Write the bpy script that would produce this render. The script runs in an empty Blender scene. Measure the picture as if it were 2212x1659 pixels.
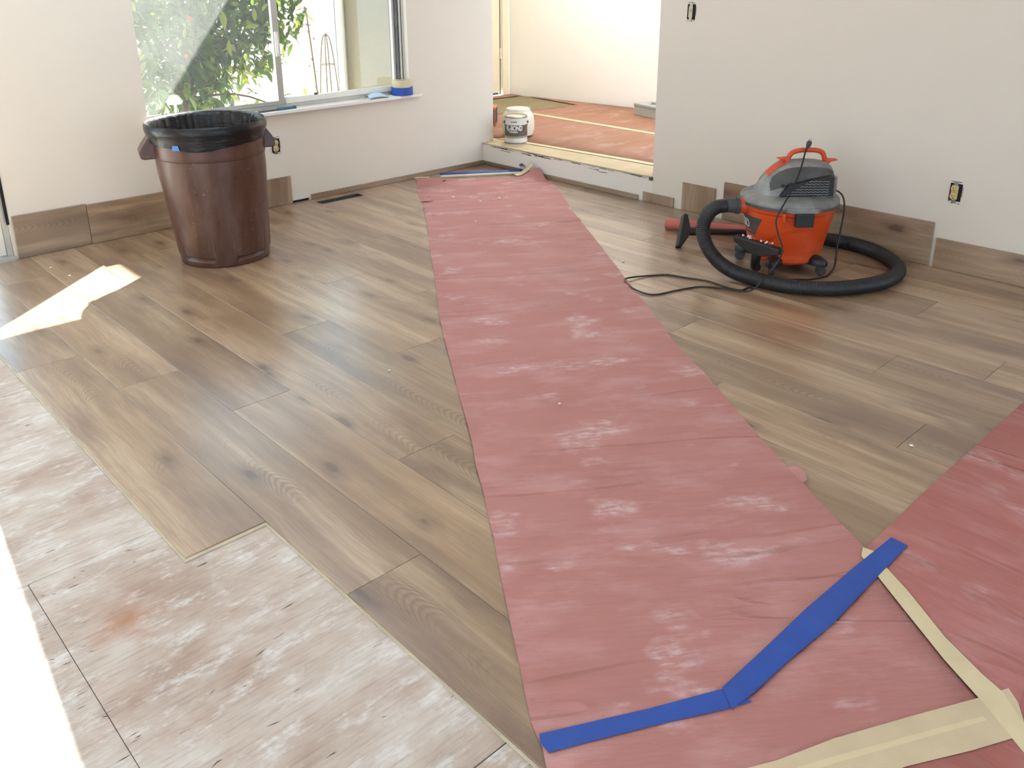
import bpy, bmesh, math, random
from mathutils import Vector, Matrix, noise
PI = math.pi
random.seed(7)
S = bpy.context.scene
COL = S.collection

# ------------------------------------------------------------------ camera, world, sun, exposure
XB, YA = 4.635, 5.235            # inner faces of wall_right and wall_left
CEIL = 2.5
STEP = 0.173
cam_d = bpy.data.cameras.new('camera'); cam = bpy.data.objects.new('camera', cam_d); COL.objects.link(cam)
cam_d.sensor_width = 36.0
cam_d.lens = 1877.13 / 2212 * 36.0
cam_d.shift_x = 28.37 / 2212
cam_d.shift_y = -265.96 / 2212
cam_d.clip_start = 0.05
_f = Vector((0.63985551, 0.69893187, -0.31949831)).normalized()
_r = Vector((0.7354863, -0.67747853, -0.00909669)).normalized()
_u = _r.cross(_f).normalized()
cam.matrix_world = Matrix(((_r.x, _u.x, -_f.x, 0), (_r.y, _u.y, -_f.y, 0), (_r.z, _u.z, -_f.z, 1.52), (0, 0, 0, 1)))
S.camera = cam

W = bpy.data.worlds.new('sky'); S.world = W; W.use_nodes = True
_bg = W.node_tree.nodes['Background']
_bg.inputs['Color'].default_value = (0.65, 0.82, 1.0, 1)
_bg.inputs['Strength'].default_value = 2.6

SUN_H = Vector((0.748, 0.664, 0)); SUN_T = 0.93
sun_d = bpy.data.lights.new('sun', 'SUN'); sun_d.energy = 36.0; sun_d.angle = 0.009; sun_d.color = (1.0, 0.97, 0.92)
sun = bpy.data.objects.new('sun', sun_d); COL.objects.link(sun)
sun.rotation_euler = Vector((-SUN_H.x, -SUN_H.y, -SUN_T)).to_track_quat('-Z', 'Y').to_euler()

def portal(name, loc, rot, sx, sy):
    d = bpy.data.lights.new(name, 'AREA'); d.shape = 'RECTANGLE'; d.size = sx; d.size_y = sy
    d.cycles.is_portal = True
    o = bpy.data.objects.new(name, d); COL.objects.link(o); o.location = loc; o.rotation_euler = rot
portal('portal_window', (2.94, 5.42, 1.33), (-PI/2, 0, 0), 1.95, 1.4)
portal('portal_door', (-0.04, 5.42, 1.03), (-PI/2, 0, 0), 2.3, 2.05)
portal('portal_side', (-2.75, 1.1, 1.2), (PI/2, 0, -PI/2), 4.2, 2.2)
portal('portal_back', (1.05, -3.25, 1.2), (PI/2, 0, 0), 5.1, 2.2)
portal('portal_skylight', (1.8, 3.9, 2.6), (0, 0, 0), 1.3, 1.9)  # sky sampling for the unseen opening added to the main ceiling
portal('portal_hall', (5.8, 1.8, 1.35), (PI/2, 0, 0), 1.9, 2.1)

vs = S.view_settings
vs.view_transform = 'Standard'; vs.look = 'None'; vs.gamma = 1.0; vs.use_curve_mapping = False
vs.exposure = 0.41
S.cycles.max_bounces = 8; S.cycles.diffuse_bounces = 5; S.cycles.transparent_max_bounces = 16
S.cycles.caustics_reflective = False; S.cycles.caustics_refractive = False
S.cycles.sample_clamp_indirect = 8.0

# ------------------------------------------------------------------ node helpers
def lin(r, g, b):
    f = lambda c: (c/255/12.92) if c/255 <= 0.04045 else ((c/255+0.055)/1.055)**2.4
    return (f(r), f(g), f(b), 1.0)

class NB:
    def __init__(self, name):
        self.m = bpy.data.materials.new(name); self.m.use_nodes = True
        self.nt = self.m.node_tree; self.b = self.nt.nodes['Principled BSDF']; self.out = self.nt.nodes['Material Output']
    def n(self, t, props=None, **inp):
        nd = self.nt.nodes.new(t)
        for k, v in (props or {}).items(): setattr(nd, k, v)
        for k, v in inp.items():
            key = int(k[1:]) if k[0] == 'i' and k[1:].isdigit() else k.replace('_', ' ')
            self.set(nd.inputs[key], v)
        return nd
    def set(self, sock, v):
        if isinstance(v, bpy.types.NodeSocket): self.nt.links.new(v, sock)
        elif isinstance(v, bpy.types.Node): self.nt.links.new(v.outputs[0], sock)
        else:
            if isinstance(v, (tuple, list)) and len(v) == 3 and sock.type == 'RGBA': v = (*v, 1)
            sock.default_value = v
    def p(self, **kw):
        for k, v in kw.items(): self.set(self.b.inputs[k.replace('_', ' ')], v)
        return self
    def obj(self): return self.n('ShaderNodeTexCoord').outputs['Object']
    def geo(self): return self.n('ShaderNodeNewGeometry').outputs['Position']
    def rnd(self): return self.n('ShaderNodeObjectInfo').outputs['Random']
    def mapping(self, vec, scale=(1, 1, 1), loc=(0, 0, 0), rot=(0, 0, 0)):
        return self.n('ShaderNodeMapping', Vector=vec, Scale=scale, Location=loc, Rotation=rot).outputs[0]
    def noise(self, vec, scale=5, detail=4, rough=0.55, dist=0.0):
        return self.n('ShaderNodeTexNoise', Vector=vec, Scale=scale, Detail=detail, Roughness=rough, Distortion=dist).outputs[0]
    def ramp(self, fac, stops):
        r = self.n('ShaderNodeValToRGB', Fac=fac); e = r.color_ramp.elements
        while len(e) > 1: e.remove(e[-1])
        for i, (p, c) in enumerate(stops):
            el = e[0] if i == 0 else e.new(p)
            el.position = p
            el.color = c if isinstance(c, tuple) else (c, c, c, 1)
        return r.outputs[0]
    def mix(self, fac, a, b, mode='MIX'):
        nd = self.nt.nodes.new('ShaderNodeMix'); nd.data_type = 'RGBA'; nd.blend_type = mode
        self.set(nd.inputs[0], fac); self.set(nd.inputs[6], a); self.set(nd.inputs[7], b)
        return nd.outputs[2]
    def math(self, op, a, b=0.0):
        nd = self.nt.nodes.new('ShaderNodeMath'); nd.operation = op
        self.set(nd.inputs[0], a); self.set(nd.inputs[1], b); return nd.outputs[0]
    def bump(self, h, strength=0.3, dist=0.01):
        self.set(self.b.inputs['Normal'], self.n('ShaderNodeBump', Height=h, Strength=strength, Distance=dist)); return self

def simple(name, rgb, rough=0.5, metal=0.0, var=0.12, vscale=9.0, bump=0.0, bscale=120.0, **kw):
    """Plain material with a little procedural mottling."""
    k = NB(name); v = k.obj()
    c = lin(*rgb); d = tuple(x*(1-var*2) for x in c[:3]) + (1,)
    k.p(Base_Color=k.mix(k.ramp(k.noise(v, vscale, 5), [(0.35, 0.0), (0.7, 1.0)]), c, d), Roughness=rough, Metallic=metal, **kw)
    if bump: k.bump(k.noise(v, bscale, 3), bump, 0.002)
    return k.m

# ------------------------------------------------------------------ materials
def mat_wall(name, rgb):
    k = NB(name); v = k.geo()
    c = lin(*rgb)
    k.p(Base_Color=k.mix(k.noise(v, 1.3, 3), c, tuple(x*0.95 for x in c[:3])+(1,)), Roughness=0.6)
    k.bump(k.mix(0.5, k.noise(v, 38, 3), k.noise(v, 130, 2)), 0.12, 0.004)
    return k.m

def mat_plank(name, darker=1.0):
    k = NB(name); r = k.rnd()
    off = k.n('ShaderNodeCombineXYZ', X=k.math('MULTIPLY', r, 37.0), Y=k.math('MULTIPLY', r, 91.0), Z=k.math('MULTIPLY', r, 13.0))
    v = k.n('ShaderNodeVectorMath', {'operation': 'ADD'}, i0=k.obj(), i1=off).outputs[0]
    warp = k.noise(k.mapping(v, (2.2, 1.1, 1)), 2.0, 2)
    vx = k.n('ShaderNodeVectorMath', {'operation': 'ADD'}, i0=v, i1=k.n('ShaderNodeCombineXYZ', X=k.math('MULTIPLY', warp, 0.05))).outputs[0]
    broad = k.noise(k.mapping(vx, (8, 0.7, 1)), 1.0, 4, 0.5)
    mid = k.noise(k.mapping(vx, (30, 1.3, 1)), 1.0, 4, 0.6)
    fine = k.noise(k.mapping(vx, (260, 6, 1)), 1.0, 2, 0.6)
    dark = lin(134, 108, 84); base = lin(178, 152, 123); pale = lin(204, 182, 153)
    col = k.ramp(broad, [(0.28, dark), (0.43, lin(158, 131, 102)), (0.55, base), (0.74, pale)])
    col = k.mix(k.ramp(mid, [(0.40, 0.0), (0.70, 0.5)]), col, lin(130, 104, 82))
    # smoky heartwood patches
    smoke = k.ramp(k.noise(k.mapping(vx, (5.5, 1.2, 1), (5, 2, 7)), 1.0, 5, 0.62), [(0.50, 0.0), (0.66, 0.74)])
    col = k.mix(smoke, col, lin(116, 92, 76))
    # cathedral figure
    sp = k.n('ShaderNodeSeparateXYZ', Vector=k.obj())
    wob = k.noise(k.mapping(v, (7, 3.5, 1), (1, 4, 2)), 1.0, 3, 0.55)
    xc = k.math('ADD', sp.outputs[0], k.math('MULTIPLY', k.math('SUBTRACT', k.math('FRACT', k.math('MULTIPLY', r, 91.7)), 0.5), 0.09))
    xc = k.math('ADD', xc, k.math('MULTIPLY', k.math('SUBTRACT', warp, 0.5), 0.07))
    x2 = k.math('MULTIPLY', xc, xc)
    ph = k.math('ADD', k.math('ADD', k.math('MULTIPLY', sp.outputs[1], 190.0), k.math('MULTIPLY', x2, 9500.0)), k.math('MULTIPLY', wob, 16.0))
    band = k.math('MULTIPLY', k.math('ADD', k.math('SINE', ph), 1.0), 0.5)
    msk = k.math('MULTIPLY', k.ramp(x2, [(0.0006, 1.0), (0.0042, 0.0)]), k.ramp(k.noise(k.mapping(v, (1.5, 2.1, 1), (7, 3, 2)), 1.0, 2), [(0.50, 0.0), (0.64, 1.0)]))
    figure = k.math('MULTIPLY', msk, k.ramp(band, [(0.35, 0.0), (0.85, 0.46)]))
    col = k.mix(figure, col, lin(104, 82, 66))
    # knots
    vo = k.n('ShaderNodeTexVoronoi', {'feature': 'F1', 'voronoi_dimensions': '2D'}, Vector=k.mapping(vx, (5.5, 2.1, 1)), Scale=1.0, Randomness=1.0)
    kd = k.math('ADD', vo.outputs['Distance'], k.math('MULTIPLY', k.noise(k.mapping(v, (22, 9, 1)), 1.0, 4), 0.26))
    keep = k.ramp(k.n('ShaderNodeSeparateColor', Color=vo.outputs['Color']).outputs[0], [(0.66, 0.0), (0.70, 1.0)])
    kn = k.math('MULTIPLY', keep, k.ramp(kd, [(0.17, 0.85), (0.21, 0.45), (0.36, 0.0)]))
    col = k.mix(kn, col, lin(88, 66, 52))
    col = k.mix(k.ramp(fine, [(0.35, 0.35), (0.65, 0.0)]), col, lin(122, 97, 77))
    tone = k.ramp(k.math('FRACT', k.math('MULTIPLY', r, 57.3)), [(0.0, (0.84, 0.83, 0.82, 1)), (0.5, (0.97, 0.96, 0.95, 1)), (1.0, (1.1, 1.08, 1.05, 1))])
    col = k.mix(1.0, col, tone, 'MULTIPLY')
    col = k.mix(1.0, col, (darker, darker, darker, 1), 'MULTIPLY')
    k.p(Base_Color=col, Roughness=k.ramp(fine, [(0.3, 0.36), (0.7, 0.28)]), Specular_IOR_Level=0.9, Coat_Weight=0.42, Coat_Roughness=0.2, Coat_IOR=1.5)
    k.bump(k.mix(0.6, fine, k.math('ADD', figure, mid)), 0.2, 0.0004)
    return k.m

def mat_plywood():
    k = NB('plywood'); v = k.geo()
    big = k.noise(k.mapping(v, (1.6, 2.4, 1)), 1.6, 5, 0.6)
    stain = k.noise(k.mapping(v, (2.4, 5.0, 1), (5, 2, 0)), 1.6, 6, 0.65)
    grain = k.noise(k.mapping(v, (9, 120, 1)), 1.0, 4, 0.6)
    splot = k.noise(k.mapping(v, (4, 8, 1), (2, 9, 0)), 2.0, 8, 0.72)
    col = k.ramp(big, [(0.34, lin(176, 156, 142)), (0.5, lin(198, 184, 172)), (0.64, lin(214, 208, 200))])
    col = k.mix(k.ramp(stain, [(0.52, 0.0), (0.72, 0.6)]), col, lin(168, 138, 120))
    col = k.mix(k.ramp(splot, [(0.52, 0.0), (0.66, 0.85)]), col, lin(224, 222, 218))
    col = k.mix(k.ramp(grain, [(0.3, 0.34), (0.5, 0.0)]), col, lin(128, 106, 92))
    rust = k.n('ShaderNodeVectorMath', {'operation': 'DISTANCE'}, i0=v, i1=(0.50, 1.93, -0.008)).outputs['Value']
    rn = k.math('ADD', rust, k.math('MULTIPLY', k.noise(v, 14, 4), 0.13))
    col = k.mix(k.ramp(rn, [(0.06, 0.8), (0.16, 0.0)]), col, lin(172, 112, 72))
    crack = k.ramp(k.noise(k.mapping(v, (14, 75, 1), (3, 1, 0)), 1.0, 2), [(0.71, 0.0), (0.75, 0.85)])
    col = k.mix(crack, col, lin(80, 66, 60))
    k.p(Base_Color=col, Roughness=0.66)
    k.bump(k.mix(0.5, grain, splot), 0.3, 0.003)
    return k.m

def mat_paper(name, rgb, dusty=1.0, rot=0.0):
    k = NB(name); v = k.mapping(k.geo(), (1, 1, 1), (0, 0, 0), (0, 0, rot))
    c = lin(*rgb)
    fib = k.noise(k.mapping(v, (3.0, 14, 1)), 1.6, 5, 0.6)
    big = k.noise(v, 1.3, 4)
    col = k.mix(fib, tuple(x*0.92 for x in c[:3])+(1,), tuple(min(1, x*1.1) for x in c[:3])+(1,))
    d1 = k.ramp(k.noise(k.mapping(v, (1.4, 3.4, 1), (4, 1, 0)), 2.2, 7, 0.66), [(0.48, 0.0), (0.72, 0.42*dusty)])
    col = k.mix(d1, col, lin(214, 176, 176))
    tread = k.noise(k.mapping(v, (16, 62, 1), (3, 8, 0)), 1.0, 3, 0.6)
    shoe = k.ramp(k.noise(k.mapping(v, (2.8, 4.4, 1), (9, 3, 0)), 1.35, 3, 0.5), [(0.58, 0.0), (0.66, 1.0)])
    sp = k.math('MULTIPLY', shoe, k.ramp(tread, [(0.42, 0.10), (0.56, 0.6*dusty)]))
    col = k.mix(k.math('MULTIPLY', sp, k.ramp(k.noise(v, 30, 4), [(0.3, 0.2), (0.65, 1.0)])), col, lin(226, 206, 210))
    col = k.mix(k.ramp(big, [(0.35, 0.0), (0.7, 0.18*dusty)]), col, lin(205, 158, 156))
    k.p(Base_Color=col, Roughness=0.62, Specular_IOR_Level=0.35)
    wr = k.noise(k.mapping(v, (1.1, 6.5, 1), (2, 5, 0)), 1.3, 4, 0.5)
    cn = k.noise(k.mapping(v, (0.55, 3.4, 1), (6, 1, 0)), 1.0, 3, 0.5, 0.9)
    ridge = k.ramp(k.math('ABSOLUTE', k.math('SUBTRACT', cn, 0.5)), [(0.0, 1.0), (0.035, 0.0)])
    ridge = k.math('MULTIPLY', ridge, k.ramp(k.noise(k.mapping(v, (1.3, 2.2, 1), (2, 7, 0)), 1.0, 2), [(0.46, 0.0), (0.6, 1.0)]))
    k.bump(k.math('ADD', k.mix(0.18, wr, fib), k.math('MULTIPLY', ridge, 0.45)), 0.6, 0.03)
    return k.m

M = {}
M['wall'] = mat_wall('wall_paint', (226, 217, 203))
M['hall_wall'] = mat_wall('hall_wall_paint', (247, 246, 240))
M['riser'] = mat_wall('riser_paint', (232, 227, 216))
M['ceil'] = mat_wall('ceiling_paint', (235, 232, 226))
M['plank'] = mat_plank('vinyl_plank')
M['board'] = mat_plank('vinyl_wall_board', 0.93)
M['tongue'] = simple('plank_core', (206, 194, 168), 0.6)
M['ply'] = mat_plywood()
M['slab'] = simple('under_slab', (104, 88, 74), 0.9)
STRIP_ROT = math.atan2(0.819, 0.574)
M['paper'] = mat_paper('rosin_paper', (178, 121, 115), 1.0, PI/2 - STRIP_ROT)
M['paper2'] = mat_paper('rosin_paper_dark', (176, 110, 104), 0.7, PI/2)
M['paper3'] = mat_paper('rosin_paper_hall', (158, 112, 86), 0.5, 0.0)
M['paper_back'] = simple('rosin_paper_roll', (190, 105, 92), 0.7, var=0.06)
M['blue'] = simple('blue_tape', (38, 82, 172), 0.5, var=0.08, bump=0.25, bscale=260)
M['tab_blue'] = simple('light_blue_tape', (72, 132, 200), 0.5, var=0.05)
M['mask'] = simple('masking_tape', (222, 207, 168), 0.55, var=0.05, bump=0.25, bscale=220)
M['mask_wide'] = simple('wide_masking_tape', (212, 194, 160), 0.55, var=0.06, bump=0.2, bscale=160)
M['ledge'] = simple('ledge_plywood', (204, 184, 146), 0.6, var=0.07)
M['alu'] = simple('aluminium', (196, 194, 186), 0.38, 0.55, var=0.05)
M['alu_white'] = simple('white_aluminium', (235, 232, 222), 0.4, 0.0, var=0.03)
M['dark_gap'] = simple('dark_gap', (28, 26, 28), 0.9)  # near-black colour stands in for shade inside slits, slots, tears and holes
M['sill'] = simple('sill_paint', (238, 234, 226), 0.45, var=0.03)
M['brown'] = None
k = NB('brown_plastic'); v = k.obj()
sc = k.noise(k.mapping(v, (9, 9, 3)), 2.0, 6, 0.65)
col = k.mix(k.ramp(sc, [(0.45, 0.0), (0.8, 0.55)]), lin(78, 49, 38), lin(116, 86, 72))
col = k.mix(k.ramp(k.noise(v, 60, 3), [(0.66, 0.0), (0.74, 0.5)]), col, lin(160, 132, 118))
k.p(Base_Color=col, Roughness=k.ramp(sc, [(0.3, 0.26), (0.8, 0.42)])); k.bump(k.noise(v, 180, 2), 0.05, 0.002)
M['brown'] = k.m
k = NB('bin_liner'); v = k.obj()
k.p(Base_Color=lin(17, 17, 18), Roughness=0.27, Specular_IOR_Level=0.4)
k.bump(k.noise(k.mapping(v, (3, 3, 12)), 7, 4), 0.35, 0.008); M['liner'] = k.m
k = NB('orange_plastic'); v = k.obj()
du = k.ramp(k.noise(v, 7, 5, 0.6), [(0.45, 0.0), (0.8, 0.35)])
k.p(Base_Color=k.mix(du, lin(214, 74, 22), lin(206, 120, 92)), Roughness=0.42); M['orange'] = k.m
k = NB('grey_plastic'); v = k.obj()
du = k.ramp(k.noise(v, 9, 5, 0.6), [(0.4, 0.0), (0.75, 0.8)])
k.p(Base_Color=k.mix(du, lin(118, 118, 116), lin(168, 170, 166)), Roughness=0.55); M['grey'] = k.m
k = NB('dark_grey_plastic'); v = k.obj()
du = k.ramp(k.noise(v, 11, 5, 0.6), [(0.4, 0.0), (0.8, 0.6)])
k.p(Base_Color=k.mix(du, lin(70, 70, 70), lin(112, 112, 108)), Roughness=0.6); M['dgrey'] = k.m
M['black'] = simple('black_plastic', (30, 29, 29), 0.42, var=0.1)
M['hose'] = simple('hose_rubber', (44, 43, 44), 0.45, var=0.15, vscale=5)
M['white_text'] = simple('white_print', (225, 225, 222), 0.5, var=0.02)
M['steel'] = simple('steel', (150, 152, 152), 0.35, 0.9, var=0.08)
M['white_plastic'] = simple('white_plastic', (226, 222, 208), 0.45, var=0.04, Subsurface_Weight=0.0)
M['can_white'] = simple('can_label_white', (212, 208, 202), 0.45, var=0.03)
M['can_brown'] = simple('can_label_brown', (92, 78, 68), 0.45, var=0.08)
M['can_grey'] = simple('can_label_grey', (150, 146, 134), 0.45, var=0.05)
M['navy'] = simple('navy_card', (40, 46, 82), 0.6)
M['orange_card'] = simple('orange_card', (196, 130, 78), 0.6)
M['grey_paint'] = simple('grey_enamel', (172, 176, 172), 0.5, var=0.06)
M['ivory'] = simple('ivory_device', (205, 184, 128), 0.4, var=0.05)
M['beige'] = simple('beige_device', (205, 194, 172), 0.5, var=0.06)
M['mask_cloth'] = simple('pale_blue_cloth', (200, 220, 238), 0.8, var=0.05)
M['teal'] = simple('teal_plastic', (48, 110, 140), 0.45)
M['white_paper'] = simple('white_chip', (232, 230, 224), 0.7, var=0.04)
M['door'] = simple('door_paint', (236, 226, 200), 0.5, var=0.04)
M['stucco'] = None
k = NB('stucco'); v = k.geo(); k.p(Base_Color=k.mix(k.noise(v, 3, 4), lin(158, 146, 124), lin(142, 132, 112)), Roughness=0.9)
k.bump(k.noise(v, 90, 3), 0.4, 0.006); M['stucco'] = k.m
M['stucco_pale'] = simple('pale_stucco', (240, 232, 214), 0.9, var=0.04, bump=0.3, bscale=70)
M['trim_white'] = simple('white_trim', (240, 238, 230), 0.6, var=0.03)
M['roof'] = simple('roof_boards', (150, 138, 122), 0.85)
M['concrete'] = simple('concrete', (205, 200, 192), 0.85, var=0.08, vscale=4, bump=0.2, bscale=60)
M['terracotta'] = simple('terracotta', (186, 112, 72), 0.8)
M['bark'] = simple('bark', (104, 84, 66), 0.9, bump=0.5, bscale=40)
M['rust'] = simple('rusty_wire', (150, 120, 96), 0.8)
def mat_leaf(name, a, b):
    k = NB(name); c = k.mix(k.rnd(), lin(*a), lin(*b))
    k.p(Base_Color=c, Roughness=0.42)
    tr = k.n('ShaderNodeBsdfTranslucent', Color=k.mix(0.4, c, lin(130, 150, 36)))
    mx = k.n('ShaderNodeMixShader', Fac=0.4); k.nt.links.new(k.b.outputs[0], mx.inputs[1]); k.nt.links.new(tr.outputs[0], mx.inputs[2])
    k.nt.links.new(mx.outputs[0], k.out.inputs[0]); return k.m
M['leaf'] = mat_leaf('leaf_green', (58, 84, 30), (92, 112, 42))
M['leaf2'] = mat_leaf('leaf_yellow', (116, 126, 46), (150, 150, 62))
M['leaf3'] = mat_leaf('leaf_dark', (34, 60, 30), (60, 86, 40))
M['petal'] = simple('red_petal', (214, 48, 58), 0.6)
def mat_glass(name, dust):
    k = NB(name); nt = k.nt
    t = k.n('ShaderNodeBsdfTransparent', Color=(0.95, 0.97, 0.96, 1))
    g = k.n('ShaderNodeBsdfGlossy', Color=(1, 1, 1, 1), Roughness=0.02)
    fc = k.n('ShaderNodeLayerWeight', Blend=0.5).outputs['Facing']
    fr = k.math('ADD', 0.03, k.math('MULTIPLY', k.math('POWER', fc, 5.0), 0.6))
    m1 = k.n('ShaderNodeMixShader', i0=fr); nt.links.new(t.outputs[0], m1.inputs[1]); nt.links.new(g.outputs[0], m1.inputs[2])
    d = k.n('ShaderNodeBsdfTranslucent', Color=(0.92, 0.95, 0.9, 1))
    sm = k.ramp(k.noise(k.mapping(k.geo(), (1, 1, 1)), 3.0, 5), [(0.3, dust*0.7), (0.7, dust*1.2)])
    m2 = k.n('ShaderNodeMixShader', i0=sm); nt.links.new(m1.outputs[0], m2.inputs[1]); nt.links.new(d.outputs[0], m2.inputs[2])
    nt.links.new(m2.outputs[0], k.out.inputs[0]); return k.m
M['glass'] = mat_glass('dusty_glass', 0.034)
M['glass_clean'] = mat_glass('glass', 0.02)

# ------------------------------------------------------------------ mesh helpers
class MB:
    def __init__(self): self.v = []; self.f = []
    def add(self, vs, fs):
        o = len(self.v); self.v += [tuple(p) for p in vs]; self.f += [tuple(i+o for i in f) for f in fs]; return self
    def box(self, x0, y0, z0, x1, y1, z1, mat=None):
        vs = [(x, y, z) for z in (z0, z1) for y in (y0, y1) for x in (x0, x1)]
        if mat is not None: vs = [mat @ Vector(p) for p in vs]
        return self.add(vs, [(0, 2, 3, 1), (4, 5, 7, 6), (0, 1, 5, 4), (2, 6, 7, 3), (0, 4, 6, 2), (1, 3, 7, 5)])
    def slab(self, x0, y0, x1, y1, z0, z1, c=0.0012):
        """Box whose top edges are chamfered by c."""
        lo = [(x0, y0, z0), (x1, y0, z0), (x1, y1, z0), (x0, y1, z0)]
        md = [(x, y, z1-c) for x, y, _ in lo]
        tp = [(x0+c, y0+c, z1), (x1-c, y0+c, z1), (x1-c, y1-c, z1), (x0+c, y1-c, z1)]
        fs = [(3, 2, 1, 0), (8, 9, 10, 11)]
        for a in range(4):
            b = (a+1) % 4; fs += [(a, b, 4+b, 4+a), (4+a, 4+b, 8+b, 8+a)]
        return self.add(lo+md+tp, fs)
    def prism(self, poly, z0, z1):
        n = len(poly)
        vs = [(x, y, z0) for x, y in poly] + [(x, y, z1) for x, y in poly]
        fs = [tuple(range(n-1, -1, -1)), tuple(range(n, 2*n))] + [(i, (i+1) % n, n+(i+1) % n, n+i) for i in range(n)]
        return self.add(vs, fs)
    def extr(self, poly3, d):
        """Polygon in space extruded by vector d."""
        n = len(poly3); d = Vector(d)
        vs = [Vector(p) for p in poly3] + [Vector(p)+d for p in poly3]
        return self.add(vs, [tuple(range(n-1, -1, -1)), tuple(range(n, 2*n))] + [(i, (i+1) % n, n+(i+1) % n, n+i) for i in range(n)])
    def grid(self, rows, closed_u=False):
        n = len(rows); m = len(rows[0]); vs = [p for r in rows for p in r]; fs = []
        for i in range(n-1):
            for j in range(m if closed_u else m-1):
                k2 = (j+1) % m
                fs.append((i*m+j, i*m+k2, (i+1)*m+k2, (i+1)*m+j))
        return self.add(vs, fs)
    def lathe(self, prof, seg=32, c=(0, 0, 0), cap0=True, cap1=True, fn=None):
        rows = []
        for r, z in prof:
            row = []
            for j in range(seg):
                a = 2*PI*j/seg; rr = fn(a, z, r) if fn else r
                row.append((c[0]+rr*math.cos(a), c[1]+rr*math.sin(a), c[2]+z))
            rows.append(row)
        o = len(self.v); self.grid(rows, True)
        if cap0: self.f.append(tuple(o+j for j in range(seg-1, -1, -1)))
        if cap1: self.f.append(tuple(o+(len(rows)-1)*seg+j for j in range(seg)))
        return self
    def cyl(self, a, b, r0, r1=None, seg=16, cap=True):
        a = Vector(a); b = Vector(b); r1 = r0 if r1 is None else r1
        d = (b-a).normalized(); up = Vector((0, 0, 1)) if abs(d.z) < 0.9 else Vector((1, 0, 0))
        x = d.cross(up).normalized(); y = d.cross(x)
        ring = lambda p, r: [p + (x*math.cos(2*PI*j/seg)+y*math.sin(2*PI*j/seg))*r for j in range(seg)]
        o = len(self.v); self.grid([ring(a, r0), ring(b, r1)], True)
        if cap:
            self.f.append(tuple(o+j for j in range(seg-1, -1, -1))); self.f.append(tuple(o+seg+j for j in range(seg)))
        return self
    def tube(self, pts, r, seg=12, n=None, rf=None, cap=True, smooth=True):
        pts = [Vector(p) for p in pts]
        if smooth: pts = resample(spline(pts, 12), n or len(pts)*8)
        rows = []; prev = None
        for i, p in enumerate(pts):
            t = (pts[min(i+1, len(pts)-1)] - pts[max(i-1, 0)]).normalized()
            if prev is None:
                up = Vector((0, 0, 1)) if abs(t.z) < 0.9 else Vector((1, 0, 0)); x = t.cross(up).normalized()
            else: x = (prev - t*prev.dot(t)).normalized()
            prev = x; y = t.cross(x); rr = rf(i, len(pts)) if rf else r
            rows.append([p+(x*math.cos(2*PI*j/seg)+y*math.sin(2*PI*j/seg))*rr for j in range(seg)])
        o = len(self.v); self.grid(rows, True)
        if cap:
            self.f.append(tuple(o+j for j in range(seg-1, -1, -1))); self.f.append(tuple(o+(len(rows)-1)*seg+j for j in range(seg)))
        return self

def spline(p, k=10):
    if len(p) < 3: return p
    q = [p[0]*2-p[1]] + p + [p[-1]*2-p[-2]]; out = []
    for i in range(1, len(q)-2):
        for s in range(k):
            t = s/k; a, b, c, d = q[i-1], q[i], q[i+1], q[i+2]
            out.append(0.5*((2*b)+(c-a)*t+(2*a-5*b+4*c-d)*t*t+(3*b-a-3*c+d)*t**3))
    out.append(p[-1]); return out
def resample(p, n):
    L = [0.0]
    for a, b in zip(p, p[1:]): L.append(L[-1]+(b-a).length)
    out = []; j = 0
    for i in range(n):
        s = L[-1]*i/(n-1)
        while j < len(L)-2 and L[j+1] < s: j += 1
        out.append(p[j].lerp(p[j+1], (s-L[j])/max(1e-9, L[j+1]-L[j])))
    return out

def obj(name, mb, mat, parent=None, loc=(0, 0, 0), rot=(0, 0, 0), smooth=True, ang=35, bev=0.0, sub=0):
    me = bpy.data.meshes.new(name)
    me.from_pydata(mb.v, [], mb.f)
    bm = bmesh.new(); bm.from_mesh(me); bmesh.ops.recalc_face_normals(bm, faces=bm.faces); bm.to_mesh(me); bm.free()
    me.materials.append(M[mat] if isinstance(mat, str) else mat)
    o = bpy.data.objects.new(name, me); COL.objects.link(o); o.location = loc; o.rotation_euler = rot
    if parent: o.parent = parent
    if smooth:
        me.shade_smooth(); me.set_sharp_from_angle(angle=math.radians(ang))
    if bev:
        md = o.modifiers.new('bevel', 'BEVEL'); md.width = bev; md.segments = 2; md.limit_method = 'ANGLE'
    if sub:
        md = o.modifiers.new('sub', 'SUBSURF'); md.levels = sub; md.render_levels = sub
    return o
def tag(o, label, cat, group=None, kind=None):
    o['label'] = label; o['category'] = cat
    if group: o['group'] = group
    if kind: o['kind'] = kind
    return o
def thing(name, label, cat, loc=(0, 0, 0), rz=0.0, group=None):
    o = bpy.data.objects.new(name, None); COL.objects.link(o); o.location = loc; o.rotation_euler = (0, 0, rz)
    o.empty_display_size = 0.1
    return tag(o, label, cat, group)
def struct(name, mb, mat, label=None, parent=None, **kw):
    o = obj(name, mb, mat, parent, **kw)
    if not parent: o['kind'] = 'structure'
    if label: o['label'] = label
    return o
def struct_empty(name, label, loc=(0, 0, 0)):
    o = bpy.data.objects.new(name, None); COL.objects.link(o); o.location = loc; o['kind'] = 'structure'; o['label'] = label
    return o
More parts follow.
